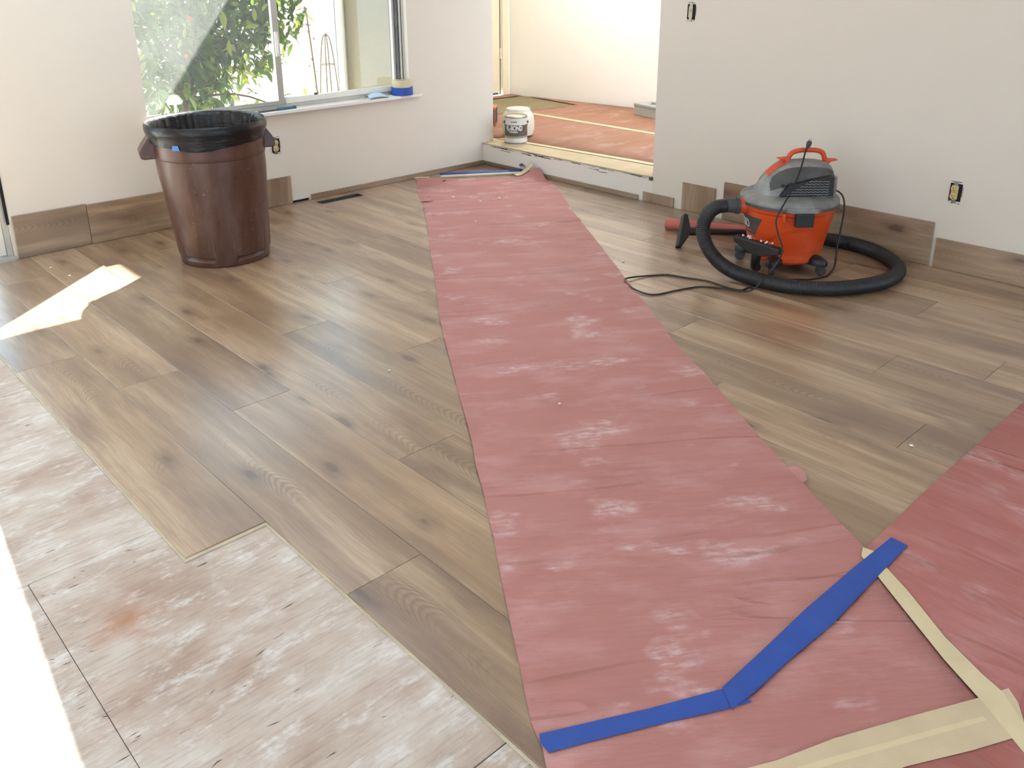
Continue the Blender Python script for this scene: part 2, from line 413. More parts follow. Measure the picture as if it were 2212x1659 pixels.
def text_mesh(s, size, bold=0.0):
    c = bpy.data.curves.new('txt', 'FONT'); c.body = s; c.size = size; c.align_x = 'CENTER'; c.offset = bold; c.extrude = 0.0004
    o = bpy.data.objects.new('txt', c); COL.objects.link(o)
    dg = bpy.context.evaluated_depsgraph_get(); me = bpy.data.meshes.new_from_object(o.evaluated_get(dg))
    vs = [tuple(v.co) for v in me.vertices]; fs = [tuple(p.vertices) for p in me.polygons]
    bpy.data.objects.remove(o); bpy.data.curves.remove(c); bpy.data.meshes.remove(me)
    return vs, fs
def wrap_text(s, size, radius, z, a0, bold=0.0, squeeze=1.0, rfn=None):
    """Text laid on a cylinder of given radius, centred at angle a0."""
    vs, fs = text_mesh(s, size, bold); m = MB(); out = []
    for x, y, d in vs:
        rr = (rfn(z+y) if rfn else radius) + d + 0.0006
        a = a0 + x*squeeze/radius
        out.append((rr*math.cos(a), rr*math.sin(a), z+y))
    return m.add(out, fs)

# ------------------------------------------------------------------ floor
floor = struct('floor', MB().box(-2.6, -3.1, -0.12, XB, YA, -0.0262), 'slab', 'floor half laid with oak look planks over bare plywood')
ROWX = [.7085, .951, 1.19, 1.43, 1.67, 1.911, 2.155, 2.41, 2.675, 2.912, 3.158, 3.405, 3.648, 3.89, 4.13, 4.375, 4.624]
JOINT = [3.643, 3.212, 2.745, 2.057, 3.242, 2.735, 3.671, 3.237, 0.979, 2.078, 1.291, 0.968, 2.21, 1.425, 3.55, 2.52]
LEN = 1.586
VENT = (3.0, 5.06, 3.345, 5.14)
def plank(x0, x1, y0, y1):
    cx, cy = (x0+x1)/2, (y0+y1)/2; m = MB(); z0, z1 = -0.0078, 0.0
    vx0, vy0, vx1, vy1 = VENT
    if x0 < vx1 and x1 > vx0 and y0 < vy1 and y1 > vy0:
        rects = [(x0, y0, x1, vy0), (x0, vy1, x1, y1)]
        if vx0 > x0: rects.append((x0, vy0, vx0, vy1))
        if vx1 < x1: rects.append((vx1, vy0, x1, vy1))
    else: rects = [(x0, y0, x1, y1)]
    for a, b, c, d in rects: m.slab(a-cx, b-cy, c-cx, d-cy, z0, z1)
    return obj('plank', m, 'plank', floor, (cx, cy, 0), smooth=False)
for i in range(len(ROWX)-1):
    x0, x1 = ROWX[i]+0.0004, ROWX[i+1]-0.0004
    top = YA-0.012; cuts = [top]; y = JOINT[i]
    while y + LEN < top - 0.1: y += LEN
    low = 2.055 if i == 0 else -1.2
    while y > low+0.05: cuts.append(y); y -= LEN
    cuts.append(low)
    for a, b in zip(cuts, cuts[1:]):
        p = plank(x0, x1, b+0.0004, a-0.0004)
        if i == 0: obj('tongue', MB().box(-(x1-x0)/2-0.007, -(a-b)/2, -0.0074, -(x1-x0)/2, (a-b)/2, -0.0042), 'tongue', p, smooth=False)
        if i == 1 and b < 2.0:
            y1_ = min(2.05, a)-(a+b)/2
            obj('tongue', MB().box(-(x1-x0)/2-0.007, -(a-b)/2, -0.0074, -(x1-x0)/2, y1_, -0.0042), 'tongue', p, smooth=False)
        if i == 0 and b == low:
            obj('tongue', MB().box(-(x1-x0)/2-0.007, -(a-b)/2-0.012, -0.0074, (x1-x0)/2, -(a-b)/2, -0.0036), 'tongue', p, smooth=False)
for (x0, y0, x1, y1) in ((0.3630, 1.026, 1.60, 2.2440), (-0.86, 1.026, 0.3615, 2.2440), (-0.86, 2.2454, 1.60, 3.466),
                         (-2.55, 2.2465, -0.863, 3.466), (-2.55, 1.026, -0.863, 2.2435), (-0.86, -0.2, 0.3605, 1.023), (0.364, -0.2, 1.6, 1.023),
                         (-2.55, 3.469, 0.30, 5.2), (0.303, 3.469, 1.6, 5.2), (-2.55, -3.0, 0.3605, -0.203), (0.364, -3.0, 1.6, -0.203), (-2.55, -0.2, -0.863, 1.023)):
    obj('plywood_sheet', MB().slab(x0, y0, x1, y1, -0.026, -0.008, 0.001), 'ply', floor, smooth=False)

gm = MB(); rgg = random.Random(8)
for i in range(46):
    if i < 30: y = 1.35+rgg.random()*0.92; x = 0.362+rgg.gauss(0, 0.035)
    else: y = 1.1+rgg.random()*1.3; x = 0.3+rgg.random()*0.6
    l = 0.005+rgg.random()**2*0.024; h = 0.0007+rgg.random()*0.0016; q = rgg.gauss(0, 0.003)
    gm.add([(x-l, y+q, -0.0077), (x, y-h, -0.0077), (x+l, y-q, -0.0077), (x+0.1*l, y+h*0.6, -0.0077)], [(0, 1, 2, 3)])
M['gouge'] = simple('dark_gouge', (98, 84, 77), 0.9)
obj('gouge', gm, 'gouge', floor, smooth=False)['kind'] = 'stuff'
vent = thing('floor_vent', 'open rectangular floor vent with bare metal duct below the window wall', 'vent', (3.1725, 5.10, -0.024))
m = MB(); hx, hy = 0.1715, 0.0395
m.box(-hx, -hy, 0.0, hx, hy, 0.001)
obj('duct_bottom', m, 'dark_gap', vent, smooth=False)  # bottom coloured near-black for the shade deep in the duct
m = MB(); m.box(-hx, -hy, 0, -hx+.002, hy, .0235).box(hx-.002, -hy, 0, hx, hy, .0235).box(-hx, hy-.002, 0, hx, hy, .0235).box(-hx, -hy, 0, hx, -hy+.002, .0235)
obj('duct_wall', m, 'steel', vent, smooth=False)
m = MB(); m.box(-hx, -hy-.006, .0242, hx+.004, -hy+.003, .0252).box(-hx-.006, hy-.002, .0242, hx, hy+.004, .0252)
obj('rim', m, 'steel', vent, smooth=False)

# ------------------------------------------------------------------ walls
WT = 0.14
AEND = 4.745
WX0, WX1, WZ0, WZ1 = 1.962, 3.911, 0.62, 2.03
DX0, DX1, DZ1 = -1.2, 1.125, 2.05
m = MB()
m.box(-2.6, YA, -0.12, DX0, YA+WT, CEIL).box(DX0, YA, DZ1, DX1, YA+WT, CEIL).box(DX0, YA, -0.12, DX1, YA+WT, -0.01)
m.box(DX1, YA, -0.12, WX0, YA+WT, CEIL).box(WX0, YA, -0.12, WX1, YA+WT, WZ0).box(WX0, YA, WZ1, WX1, YA+WT, CEIL).box(WX1, YA, -0.12, AEND, YA+WT, CEIL)
struct('wall_left', m, 'wall', 'cream textured wall with the window above the bin', smooth=False)
OY = 3.521
m = MB().box(XB, -3.1, -0.12, XB+WT, OY, CEIL).box(XB, OY, 2.12, XB+WT, YA, CEIL)
struct('wall_right', m, 'wall', 'cream textured wall behind the orange vacuum', smooth=False)
m = MB().box(-2.74, -3.1, -0.12, -2.6, -1.0, CEIL).box(-2.74, 3.2, -0.12, -2.6, YA+WT, CEIL).box(-2.74, -1.0, 2.3, -2.6, 3.2, CEIL).box(-2.74, -1.0, -0.12, -2.6, 3.2, 0.1)
struct('wall_side', m, 'wall', smooth=False)  # unseen opening added in this wall to bring in fill light
struct('wall_back', MB().box(-2.74, -3.24, -0.12, -1.5, -3.1, CEIL).box(3.6, -3.24, -0.12, XB+WT, -3.1, CEIL).box(-1.5, -3.24, -0.12, 3.6, -3.1, 0.1).box(-1.5, -3.24, 2.3, 3.6, -3.1, CEIL), 'wall', smooth=False)  # unseen opening added behind the camera to brighten the right side
# ceiling with an unseen opening, added and slanted to shape the plywood sun patch
sk = [(1.15, 2.985), (2.28, 2.985), (2.458, 4.785), (1.15, 4.785)]
m = MB(); X0, X1, Y0, Y1 = -2.74, XB+WT, -3.24, YA+WT
for poly in ([(X0, Y0), (X1, Y0), (X1, 2.985), (X0, 2.985)], [(X0, 4.785), (X1, 4.785), (X1, Y1), (X0, Y1)],
             [(X0, 2.985), sk[0], sk[3], (X0, 4.785)], [sk[1], (X1, 2.985), (X1, 4.785), sk[2]]):
    m.prism(poly, CEIL, CEIL+0.05)
struct('ceiling', m, 'ceil', smooth=False)

# raised hall beyond the opening
NY = 7.17
fw = lambda y: 6.74+(7.17-y)*0.099      # far wall, very slightly out of square
struct('wall_riser', MB().box(XB, OY, -0.12, XB+0.03, YA, STEP-0.004), 'riser', 'white painted riser of the step with scuffed top edge', smooth=False)
m = MB().prism([(XB+0.03, 1.8), (fw(1.8), 1.8), (fw(NY), NY), (XB+0.03, NY)], -0.12, STEP)
k = NB('old_hall_floor'); v = k.geo()
c = k.mix(k.noise(v, 4, 5), lin(128, 116, 88), lin(150, 136, 104))
c = k.mix(k.ramp(k.noise(v, 22, 3), [(0.70, 0.0), (0.72, 1.0)]), c, lin(220, 208, 176))
k.p(Base_Color=c, Roughness=0.8); M['hall_floor'] = k.m
struct('floor_hall', m, 'hall_floor', 'raised hall floor, bare olive patch flecked with paint', smooth=False)
m = MB().prism([(fw(1.8), 1.8), (fw(1.8)+0.14, 1.8), (fw(NY)+0.14, NY+0.14), (fw(NY), NY+0.14)], -0.12, CEIL)
struct('wall_far', m, 'hall_wall', 'bright white wall at the back of the hall', smooth=False)
m = MB().box(AEND, NY, -0.12, 5.84, NY+0.14, CEIL).box(5.84, NY, 2.1, 6.64, NY+0.14, CEIL).box(6.64, NY, -0.12, fw(NY)+0.1, NY+0.14, CEIL)
struct('wall_end', m, 'hall_wall', 'cream end wall of the hall holding the door', smooth=False)
m = MB().box(XB+WT, 1.66, -0.12, 4.9, 1.8, CEIL).box(4.9, 1.66, 2.42, 7.2, 1.8, CEIL).box(7.2, 1.66, -0.12, 7.4, 1.8, CEIL).box(4.9, 1.66, -0.12, 7.2, 1.8, 0.18)
struct('wall_hall', m, 'hall_wall', smooth=False)
# hall ceiling with an unseen opening added to brighten the hall
m = MB(); a0, a1, b0, b1 = 5.05, 6.75, 1.9, 3.75
m.box(XB+WT, 1.66, CEIL, 7.5, b0, CEIL+0.05).box(AEND-0.085, b1, CEIL, 7.5, NY+0.14, CEIL+0.05).box(AEND-0.11, b0, CEIL, a0, b1, CEIL+0.05).box(a1, b0, CEIL, 7.5, b1, CEIL+0.05)
struct('ceiling_hall', m, 'ceil', smooth=False)
portal('portal_hall_skylight', (5.9, 2.82, 2.6), (0, 0, 0), 1.7, 1.85)

# ledge trim and masking line along its far side
trim = struct('trim_1', MB().prism([(XB-0.012, OY), (4.955, OY), (4.83, YA), (4.80, 5.6), (4.75, 5.6), (4.747, YA-0.002), (XB-0.012, YA-0.002)], STEP+0.0006, STEP+0.007), 'ledge', 'pale plywood strip capping the step into the hall', smooth=False)
m = MB(); rnd = random.Random(3)
for i in range(34):
    y = OY+0.02+rnd.random()*1.6; l = 0.02+rnd.random()*0.09; z = STEP-0.006-rnd.random()**3*0.03; h = 0.0015+rnd.random()*0.004
    m.box(XB-0.0012, y, z-h, XB+0.001, min(y+l, OY+1.7), z)
m.box(XB-0.014, OY-0.004, STEP-0.02, XB-0.001, OY+0.02, STEP+0.001)
o = obj('scuff_mark', m, 'dgrey', trim, smooth=False); o['kind'] = 'stuff'

door = struct_empty('door_2', 'cream hinged door in the corner of the hall', (5.84, NY+0.03, STEP))
obj('door_leaf', MB().box(0.004, 0, 0.03, 0.795, 0.04, 1.92), 'door', door, smooth=False)
m = MB(); m.box(0.80, -0.045, 0, 0.89, -0.02, 1.98).box(0.80, -0.02, 0, 0.815, 0.06, 1.95)
obj('door_casing', m, 'door', door, smooth=False)
m = MB()
for z in (0.40, 1.05, 1.7): m.cyl((0.797, -0.012, z), (0.797, -0.012, z+0.11), 0.011, seg=10)
for i, z in enumerate((0.40, 1.05, 1.7)):
    obj('hinge', MB().cyl((0.797, -0.012, z), (0.797, -0.012, z+0.11), 0.011, seg=10), 'white_plastic', door)
obj('door_gap', MB().box(0.792, -0.003, 0.01, 0.8, 0.02, 1.93), 'dgrey', door, smooth=False)
obj('weather_strip', MB().box(0.3, -0.012, 0.012, 0.76, 0.0, 0.03), 'dgrey', door, smooth=False)

hl = thing('ceiling_lamp', 'round flush ceiling lamp lighting the hall', 'lamp', (5.95, 5.75, CEIL))  # invented out-of-view light that raises the hall's brightness
obj('lamp_base', MB().lathe([(0.17, -0.02), (0.18, 0.0)], 32), 'white_plastic', hl)
k = NB('lamp_glow'); k.p(Base_Color=(1, 1, 1, 1), Emission_Color=(1.0, 0.93, 0.82, 1), Emission_Strength=6.0); M['glow'] = k.m
obj('shade', MB().lathe([(0.03, -0.07), (0.12, -0.055), (0.16, -0.02)], 32), 'glow', hl)
ld = bpy.data.lights.new('lamp_light', 'AREA'); ld.shape = 'DISK'; ld.size = 0.34; ld.energy = 24.0; ld.color = (1.0, 0.97, 0.92)
lo = bpy.data.objects.new('lamp_light', ld); COL.objects.link(lo); lo.parent = hl; lo.location = (0, 0, -0.08)

# ------------------------------------------------------------------ wall boards (planks set on edge as baseboard)
def board(parent, along, a0, a1, h, vertical=False, z0=0.001, lean=0.004, t=0.009):
    """Cut plank against wall 'A' (runs along X) or 'B' (runs along Y); material grain runs along local Y."""
    L = abs(a1-a0); c = (a0+a1)/2; m = MB()
    if vertical: m.slab(-L/2, -h/2, L/2, h/2, -t/2, t/2, 0.001)
    else: m.slab(-h/2, -L/2, h/2, L/2, -t/2, t/2, 0.001)
    o = obj('board', m, 'board', parent, smooth=False)
    if along == 'A':
        ax_l = Vector((1, 0, 0)); nrm = Vector((0, -1, 0)); loc = Vector((c, YA-t/2-lean, z0+h/2))
    else:
        ax_l = Vector((0, 1, 0)); nrm = Vector((-1, 0, 0)); loc = Vector((XB-t/2-lean, c, z0+h/2))
    up = Vector((0, 0, 1))
    yl = up if vertical else ax_l
    xl = yl.cross(nrm)
    o.matrix_local = Matrix(((xl.x, yl.x, nrm.x, loc.x), (xl.y, yl.y, nrm.y, loc.y), (xl.z, yl.z, nrm.z, loc.z), (0, 0, 0, 1)))
    return o
bl = struct_empty('baseboard_left', 'offcut planks standing along the foot of the window wall')
board(bl, 'A', 1.142, 1.536, 0.243); board(bl, 'A', 1.539, 2.022, 0.236); board(bl, 'A', 2.36, 2.869, 0.192, True)
board(bl, 'A', 3.02, XB-0.012, 0.036)
o = obj('gap', MB().box(2.872, YA-0.004, 0.0, 3.0, YA+0.002, 0.014), 'dark_gap', bl, smooth=False)  # solid near-black strip stands in for shade in the slit under the drywall
o = obj('gap', MB().box(2.026, YA-0.004, 0.0, 2.34, YA+0.002, 0.012), 'dark_gap', bl, smooth=False)
br = struct_empty('baseboard_right', 'offcut planks of different heights standing along the right wall')
board(br, 'B', 3.632, YA-0.012, 0.032); board(br, 'B', 3.334, 3.588, 0.064, True); board(br, 'B', 3.017, 3.268, 0.184, True)
board(br, 'B', 1.676, 2.955, 0.238); board(br, 'B', 0.1, 1.655, 0.160)

# ------------------------------------------------------------------ sliding door at the left of the window wall
d1 = struct_empty('door_1', 'sliding glass door whose white frame edge shows at the left border', (0, 0, 0))
m = MB().box(DX1-0.03, YA+0.02, 0.0, DX1-0.001, YA+0.12, DZ1).box(DX0, YA+0.02, 0, DX0+0.03, YA+0.12, DZ1).box(DX0, YA+0.02, DZ1-0.04, DX1, YA+0.12, DZ1).box(DX0, YA+0.0, -0.01, DX1, YA+0.12, 0.02)
obj('door_frame', m, 'alu', d1, smooth=False)
obj('track', MB().box(DX0, YA-0.03, -0.006, DX1-0.002, YA-0.001, 0.012).box(DX0, YA-0.012, 0.012, DX1-0.002, YA-0.002, 0.02), 'alu', d1, smooth=False)
for (x0, x1, y) in ((-0.05, DX1-0.032, YA+0.03), (DX0+0.03, 0.02, YA+0.075)):
    m = MB().box(x0, y, 0.025, x0+0.06, y+0.03, DZ1-0.045).box(x1-0.06, y, 0.025, x1, y+0.03, DZ1-0.045).box(x0+0.06, y, 0.025, x1-0.06, y+0.03, 0.1).box(x0+0.06, y, DZ1-0.1, x1-0.06, y+0.03, DZ1-0.045)
    s = obj('sash', m, 'alu_white', d1, smooth=False)
    obj('pane', MB().box(x0+0.06, y+0.013, 0.1, x1-0.06, y+0.015, DZ1-0.1), 'glass_clean', s, smooth=False)
obj('edge_gap', MB().box(DX1-0.012, YA-0.003, 0.2, DX1+0.003, YA+0.001, DZ1), 'dark_gap', d1, smooth=False)

# ------------------------------------------------------------------ window
w1 = struct_empty('window_1', 'sliding aluminium window with dusty left pane')
obj('sill', MB().box(1.955, YA-0.045, 0.618, 4.0, YA-0.0005, 0.640).box(WX0+0.001, YA-0.0005, 0.6201, WX1-0.001, YA+WT-0.005, 0.640), 'sill', w1, smooth=False, bev=0.004)
F0, F1 = YA+0.055, YA+0.13
m = MB().box(WX0-0.03, F0, 0.640, WX0+0.002, F1, WZ1).box(WX0+.03, F0, WZ1-0.04, WX1-.03, F1, WZ1)
m.box(WX0+.03, F0+0.012, 0.640, WX1-0.03, F1, 0.664)
obj('window_frame', m, 'alu', w1, smooth=False)
m = MB().box(WX1-0.032, F0-0.005, 0.640, WX1-0.001, F1, WZ1)
obj('window_frame', m, 'alu_white', w1, smooth=False)
obj('gasket', MB().box(WX1-0.045, F0, 0.664, WX1-0.032, F1, WZ1-.04).box(WX1-0.018, F0-0.008, 0.64, WX1-0.012, F0-0.004, WZ1), 'dgrey', w1, smooth=False)
XM = 2.905
# left sash sits towards the room
y0 = F0+0.005
m = MB().box(WX0+0.002, y0, 0.668, WX0+0.022, y0+0.025, WZ1-0.045).box(XM-0.035, y0, 0.668, XM+0.006, y0+0.028, WZ1-0.045)
m.box(WX0+0.022, y0, 0.668, XM-0.035, y0+0.025, 0.690).box(WX0+0.022, y0, WZ1-0.08, XM-0.035, y0+0.025, WZ1-0.045)
s = obj('sash', m, 'alu', w1, smooth=False)
obj('pane', MB().box(WX0+0.022, y0+0.010, 0.690, XM-0.035, y0+0.0125, WZ1-0.08), 'glass', s, smooth=False)
obj('latch', MB().box(XM-0.03, y0-0.014, 0.98, XM-0.004, y0, 1.14).box(XM-0.022, y0-0.022, 1.0, XM-0.012, y0-0.014, 1.12), 'alu_white', s, smooth=False, bev=0.003)
y0 = F0+0.040
m = MB().box(XM+0.004, y0, 0.668, XM+0.028, y0+0.025, WZ1-0.045).box(WX1-0.062, y0, 0.668, WX1-0.045, y0+0.025, WZ1-0.045)
m.box(XM+0.028, y0, WZ1-0.08, WX1-0.062, y0+0.025, WZ1-0.045)
m.box(XM+0.028, y0-0.02, 0.665, WX1-0.05, y0+0.025, 0.702)
s = obj('sash', m, 'alu_white', w1, smooth=False)
obj('pane', MB().box(XM+0.028, y0+0.010, 0.702, WX1-0.062, y0+0.0125, WZ1-0.08), 'glass_clean', s, smooth=False)
obj('stop', MB().box(3.16, y0-0.022, 0.702, 3.178, y0-0.004, 0.716), 'dgrey', s, smooth=False)

# ------------------------------------------------------------------ outdoors
struct('ground', MB().box(-6, YA+WT, -0.4, 14, 16, -0.2), 'concrete', 'pale paved yard outside the window', smooth=False)
wx = struct_empty('wall_exterior', 'beige outer wall of the hall seen through the right window pane')
obj('stucco', MB().box(4.66, YA+WT, -0.2, AEND, NY+0.14, CEIL), 'stucco', wx, smooth=False)
obj('corner_board', MB().box(4.625, NY+0.04, -0.2, 4.66, NY+0.15, CEIL).box(4.625, NY+0.14, -0.2, 4.9, NY+0.17, CEIL), 'trim_white', wx, smooth=False)
obj('downspout', MB().cyl((4.60, NY+0.0, -0.2), (4.60, NY+0.0, 2.6), 0.03, seg=10), 'trim_white', wx)
struct('roof_hall', MB().extr([(3.9, YA+0.5, 2.86), (3.9, NY+0.3, 2.86), (6.9, NY+0.3, 3.75), (6.9, YA+0.5, 3.75)], (0, 0, 0.12)), 'roof', smooth=False)
struct('roof_eave', MB().box(-2.7, YA+WT, 2.26, 3.89, YA+0.44, 2.38), 'roof', smooth=False)
struct('wall_neighbour', MB().box(2.2, 10.6, -0.2, 14.0, 10.75, 2.6), 'stucco_pale', 'bright pale wall across the yard', smooth=False)

def leaf_mesh(name, mat, s=1.0):
    m = MB(); n = 5; rows = []
    for i in range(n+1):
        t = i/n; w = 0.021*s*math.sin(PI*min(1, t*0.95+0.04))**0.8; x = 0.105*s*t; z = -0.028*s*t*t
        rows.append([(x, -w, z+0.007*s*math.sin(PI*t)), (x, 0, z), (x, w, z+0.007*s*math.sin(PI*t))])
    m.grid(rows); me = bpy.data.meshes.new(name); me.from_pydata(m.v, [], m.f); me.materials.append(M[mat]); me.shade_smooth(); return me, m
rl = random.Random(11)
tree = thing('citrus_tree', 'leafy green citrus tree close outside the window', 'tree', (3.1, 7.35, -0.2))
obj('trunk', MB().tube([(0, 0, 0), (0.03, 0.02, 0.4), (-0.02, 0.05, 0.9), (0.05, 0, 1.5)], 0.045, 10), 'bark', tree)
tips = []
for i in range(26):
    a = rl.random()*2*PI; b = 0.4+rl.random()*0.9; el = rl.random()*1.5
    st = Vector((0.02, 0.02, 0.55+rl.random()*0.6)); en = st+Vector((math.cos(a)*b*0.8, math.sin(a)*b*0.55, 0.25+el-0.45))
    obj('branch', MB().tube([st, st.lerp(en, 0.5)+Vector((0, 0, 0.1)), en], 0.012, 6, n=8, rf=lambda i, n: 0.014*(1-0.7*i/n)), 'bark', tree)
    tips.append((st, en))
def leaf_mat(i):
    # crown point, orientation
    if rl.random() < 0.5 and i % 2:
        st, en = rl.choice(tips); p = st.lerp(en, 0.35+rl.random()*0.7)+Vector((rl.gauss(0, .08), rl.gauss(0, .08), rl.gauss(0, .08)))
    else:
        while True:
            q = Vector((rl.uniform(-1, 1), rl.uniform(-1, 1), rl.uniform(-1, 1)))
            if 0.25 < q.length < 1: break
        p = Vector((q.x*1.2+0.06, q.y*0.5, 1.62+q.z*0.98))
        cut = 0.75+0.12*math.sin(p.x*5)+0.08*math.sin(p.x*13+1)
        if p.z < cut: p.z = cut+rl.random()*0.4
    return Matrix.Translation(p) @ Matrix.Rotation(rl.random()*2*PI, 4, 'Z') @ Matrix.Rotation(0.25+rl.gauss(0.25, 0.5), 4, 'Y') @ Matrix.Rotation(rl.gauss(0, 0.5), 4, 'X') @ Matrix.Scale(0.75+rl.random()*0.6, 4)
leaf_me = [leaf_mesh('leaf', x)[0] for x in ('leaf', 'leaf', 'leaf3', 'leaf2')]
for i in range(290):
    mt = leaf_mat(i)
    if mt.translation.y > 0.1: mt.translation.y = -abs(mt.translation.y)
    o = bpy.data.objects.new('leaf', rl.choice(leaf_me)); COL.objects.link(o); o.parent = tree; o.matrix_local = mt
for mname, cnt in (('leaf', 2300), ('leaf3', 2300), ('leaf2', 700)):
    base = leaf_mesh('tmp', mname)[1]; m = MB()
    for i in range(cnt):
        mt = leaf_mat(i); m.add([mt @ Vector(p) for p in base.v], base.f)
    o = obj('foliage', m, mname, tree); o['kind'] = 'stuff'
for (p, r) in (((-0.10, -0.5, 1.36), 0.022), ((-0.16, -0.5, 1.08), 0.014)):
    m = MB()
    for i in range(5):
        a = i*2*PI/5; m.lathe([(0.001, -.004), (r*.6, 0), (r*.4, .006), (0.001, .008)], 8, (p[0]+r*.7*math.cos(a), p[1], p[2]+r*.7*math.sin(a)))
    obj('flower', m, 'petal', tree)
# small plant by the right pane
pl = thing('potted_shrub', 'small leafy shrub low in the right window pane', 'plant', (3.80, 6.75, -0.2))
obj('stem', MB().tube([(0, 0, 0), (0.01, 0, 0.35), (-0.02, 0, 0.66)], 0.008, 6), 'bark', pl)
for i in range(16):
    o = bpy.data.objects.new('leaf', leaf_me[i % 2]); COL.objects.link(o); o.parent = pl
    o.matrix_local = Matrix.Translation((rl.gauss(0, .02), rl.gauss(0, .02), 0.5+rl.random()*0.22)) @ Matrix.Rotation(rl.random()*6.28, 4, 'Z') @ Matrix.Rotation(-0.4+rl.random()*0.5, 4, 'Y')
# wire obelisk
ob = thing('garden_obelisk', 'rusty wire plant obelisk standing outside the right pane', 'trellis', (4.33, 7.02, -0.2))
for sx, sy in ((-1, -1), (1, -1), (1, 1), (-1, 1)):
    obj('rod', MB().tube([(sx*.085, sy*.085, 0), (sx*.062, sy*.062, 0.6), (sx*.03, sy*.03, 1.08), (0, 0, 1.17)], 0.005, 6), 'rust', ob)
for z, r in ((0.3, 0.108), (0.62, 0.088), (0.9, 0.062)):
    obj('ring', MB().tube([(r*math.cos(a*PI/6), r*math.sin(a*PI/6), z) for a in range(13)], 0.004, 6, n=40), 'rust', ob)
st = thing('dry_stalk', 'tall dry brown plant stalk outside beside the tree', 'plant', (4.13, 6.93, -0.2))
obj('stem', MB().tube([(0.03, 0, 0), (0.02, 0, 0.6), (-0.03, 0, 1.3), (-0.05, 0, 1.42)], 0.007, 6), 'rust', st)
for i in range(14):
    z = 0.55+i*0.06; a = i*2.4
    o = obj('dry_leaf', MB().add([(0, 0, 0), (.03, .012, .02), (.06, 0, -.01), (.03, -.012, .015)], [(0, 1, 2, 3)]), 'rust', st, (0.0-0.03*(z-0.6), 0, z), (0, 0.3, a))
pot = thing('flower_pot', 'terracotta flower pot outside beyond the bin', 'pot', (2.66, 6.55, -0.2))
obj('pot', MB().lathe([(0.09, 0), (0.12, 0.3), (0.135, 0.3), (0.135, 0.36), (0.115, 0.36), (0.11, 0.31)], 24), 'terracotta', pot)
obj('soil', MB().lathe([(0.108, 0.315), (0.105, 0.325)], 24), 'bark', pot)
sl = thing('garden_lamp', 'white mushroom garden lamp by the terracotta pot', 'lamp', (2.575, 6.3, -0.2))
obj('post', MB().cyl((0, 0, 0), (0, 0, 0.82), 0.009, seg=10), 'white_plastic', sl)
obj('cap', MB().lathe([(0.05, 0.80), (0.06, 0.82), (0.03, 0.86), (0.004, 0.868)], 20), 'white_plastic', sl)

# ------------------------------------------------------------------ red rosin paper
LEFT = [(3.906, 5.184), (3.633, 4.812), (3.519, 4.618), (3.298, 4.295), (2.947, 3.812), (2.577, 3.299), (2.283, 2.898), (2.122, 2.66), (2.009, 2.485), (1.874, 2.28), (1.785, 2.142), (1.669, 1.965), (1.584, 1.849), (1.513, 1.736), (1.432, 1.62), (1.368, 1.524), (1.3, 1.431), (1.218, 1.313), (1.111, 1.16), (1.012, 1.021), (0.985, 0.965)]
RIGHT = [(4.612, 4.58), (4.56, 4.375), (4.398, 4.15), (4.059, 3.703), (3.758, 3.276), (3.433, 2.823), (3.167, 2.454), (2.997, 2.211), (2.827, 1.983), (2.733, 1.822), (2.59, 1.596), (2.469, 1.421), (2.375, 1.273), (2.305, 1.165), (2.258, 1.083), (2.18, 0.973), (2.113, 0.868), (2.04, 0.762)]
def poly_at(P):
    pts = [Vector((x, y, 0)) for x, y in P]; return resample(pts, 190)
def sstep(a, b, x):
    t = max(0, min(1, (x-a)/(b-a))); return t*t*(3-2*t)
def paper_mesh():
    A, B = poly_at(LEFT), poly_at(RIGHT); rows = []; NC = 30
    for i, (a, b) in enumerate(zip(A, B)):
        s = i/189*5.6; row = []
        for j in range(NC+1):
            t = j/NC; p = a.lerp(b, t)
            flat = sstep(0.0, 0.5, 5.5-s)
            w = noise.noise(Vector((s*5.5+0.7*math.sin(t*4), t*1.1, 3.1)))
            w2 = noise.noise(Vector((s*13+t*2.0, t*2.2, 9.1)))
            z = 0.0022 + flat*(0.0035*max(0, w)**1.5*2.2 + 0.0022*max(0, w2))
            # a few long creases across the sheet
            for (cs, sl, amp, tw) in ((1.05, 0.16, .007, .03), (1.55, -.1, .005, .03), (2.0, .1, .004, .03), (3.05, -.22, .011, .045), (3.2, .1, .006, .03), (2.45, .3, .004, .025), (1.32, .35, .005, .025)):
                d = (s-cs-sl*(t-0.5)-0.05*noise.noise(Vector((t*5, cs, 0))))/tw
                z += 2.3*amp*math.exp(-d*d)*(0.45+0.55*noise.noise(Vector((t*3, cs*3, 1))))*flat
            # upturned far right corner against the step, slightly lifted far edge
            z += 0.075*sstep(0.16, 0.0, s)*sstep(0.80, 1.0, t)**1.2
            z += 0.012*sstep(0.10, 0.0, s)*sstep(0.3, 0.0, t)
            # edges lift a little
            z += 0.006*(sstep(0.05, 0.0, t)*(0.5+noise.noise(Vector((s*3, 1, 1)))) if 2.2 < s < 4.6 else 0)
            # ragged left border near the far end
            if t < 0.001 and s < 1.6: p = p + Vector((0.016*noise.noise(Vector((s*14, 0, 5))), 0, 0))
            row.append((p.x, p.y, max(0.0016, z)))
        rows.append(row)
    # the cut end follows the line of the blue tape
    for i in range(176, 190):
        wgt = ((i-175)/14.0)
        for j in range(NC+1):
            t = j/NC; x, y, z = rows[i][j]
            T = Vector((0.985, 0.962)).lerp(Vector((1.385, 0.768)), t/0.42) if t < 0.42 else Vector((1.385, 0.768)).lerp(Vector((2.06, 0.757)), (t-0.42)/0.58)
            E = A[-1].lerp(B[-1], t)
            rows[i][j] = (x+(T.x-E.x)*wgt, y+(T.y-E.y)*wgt, z)
    return MB().grid(rows)
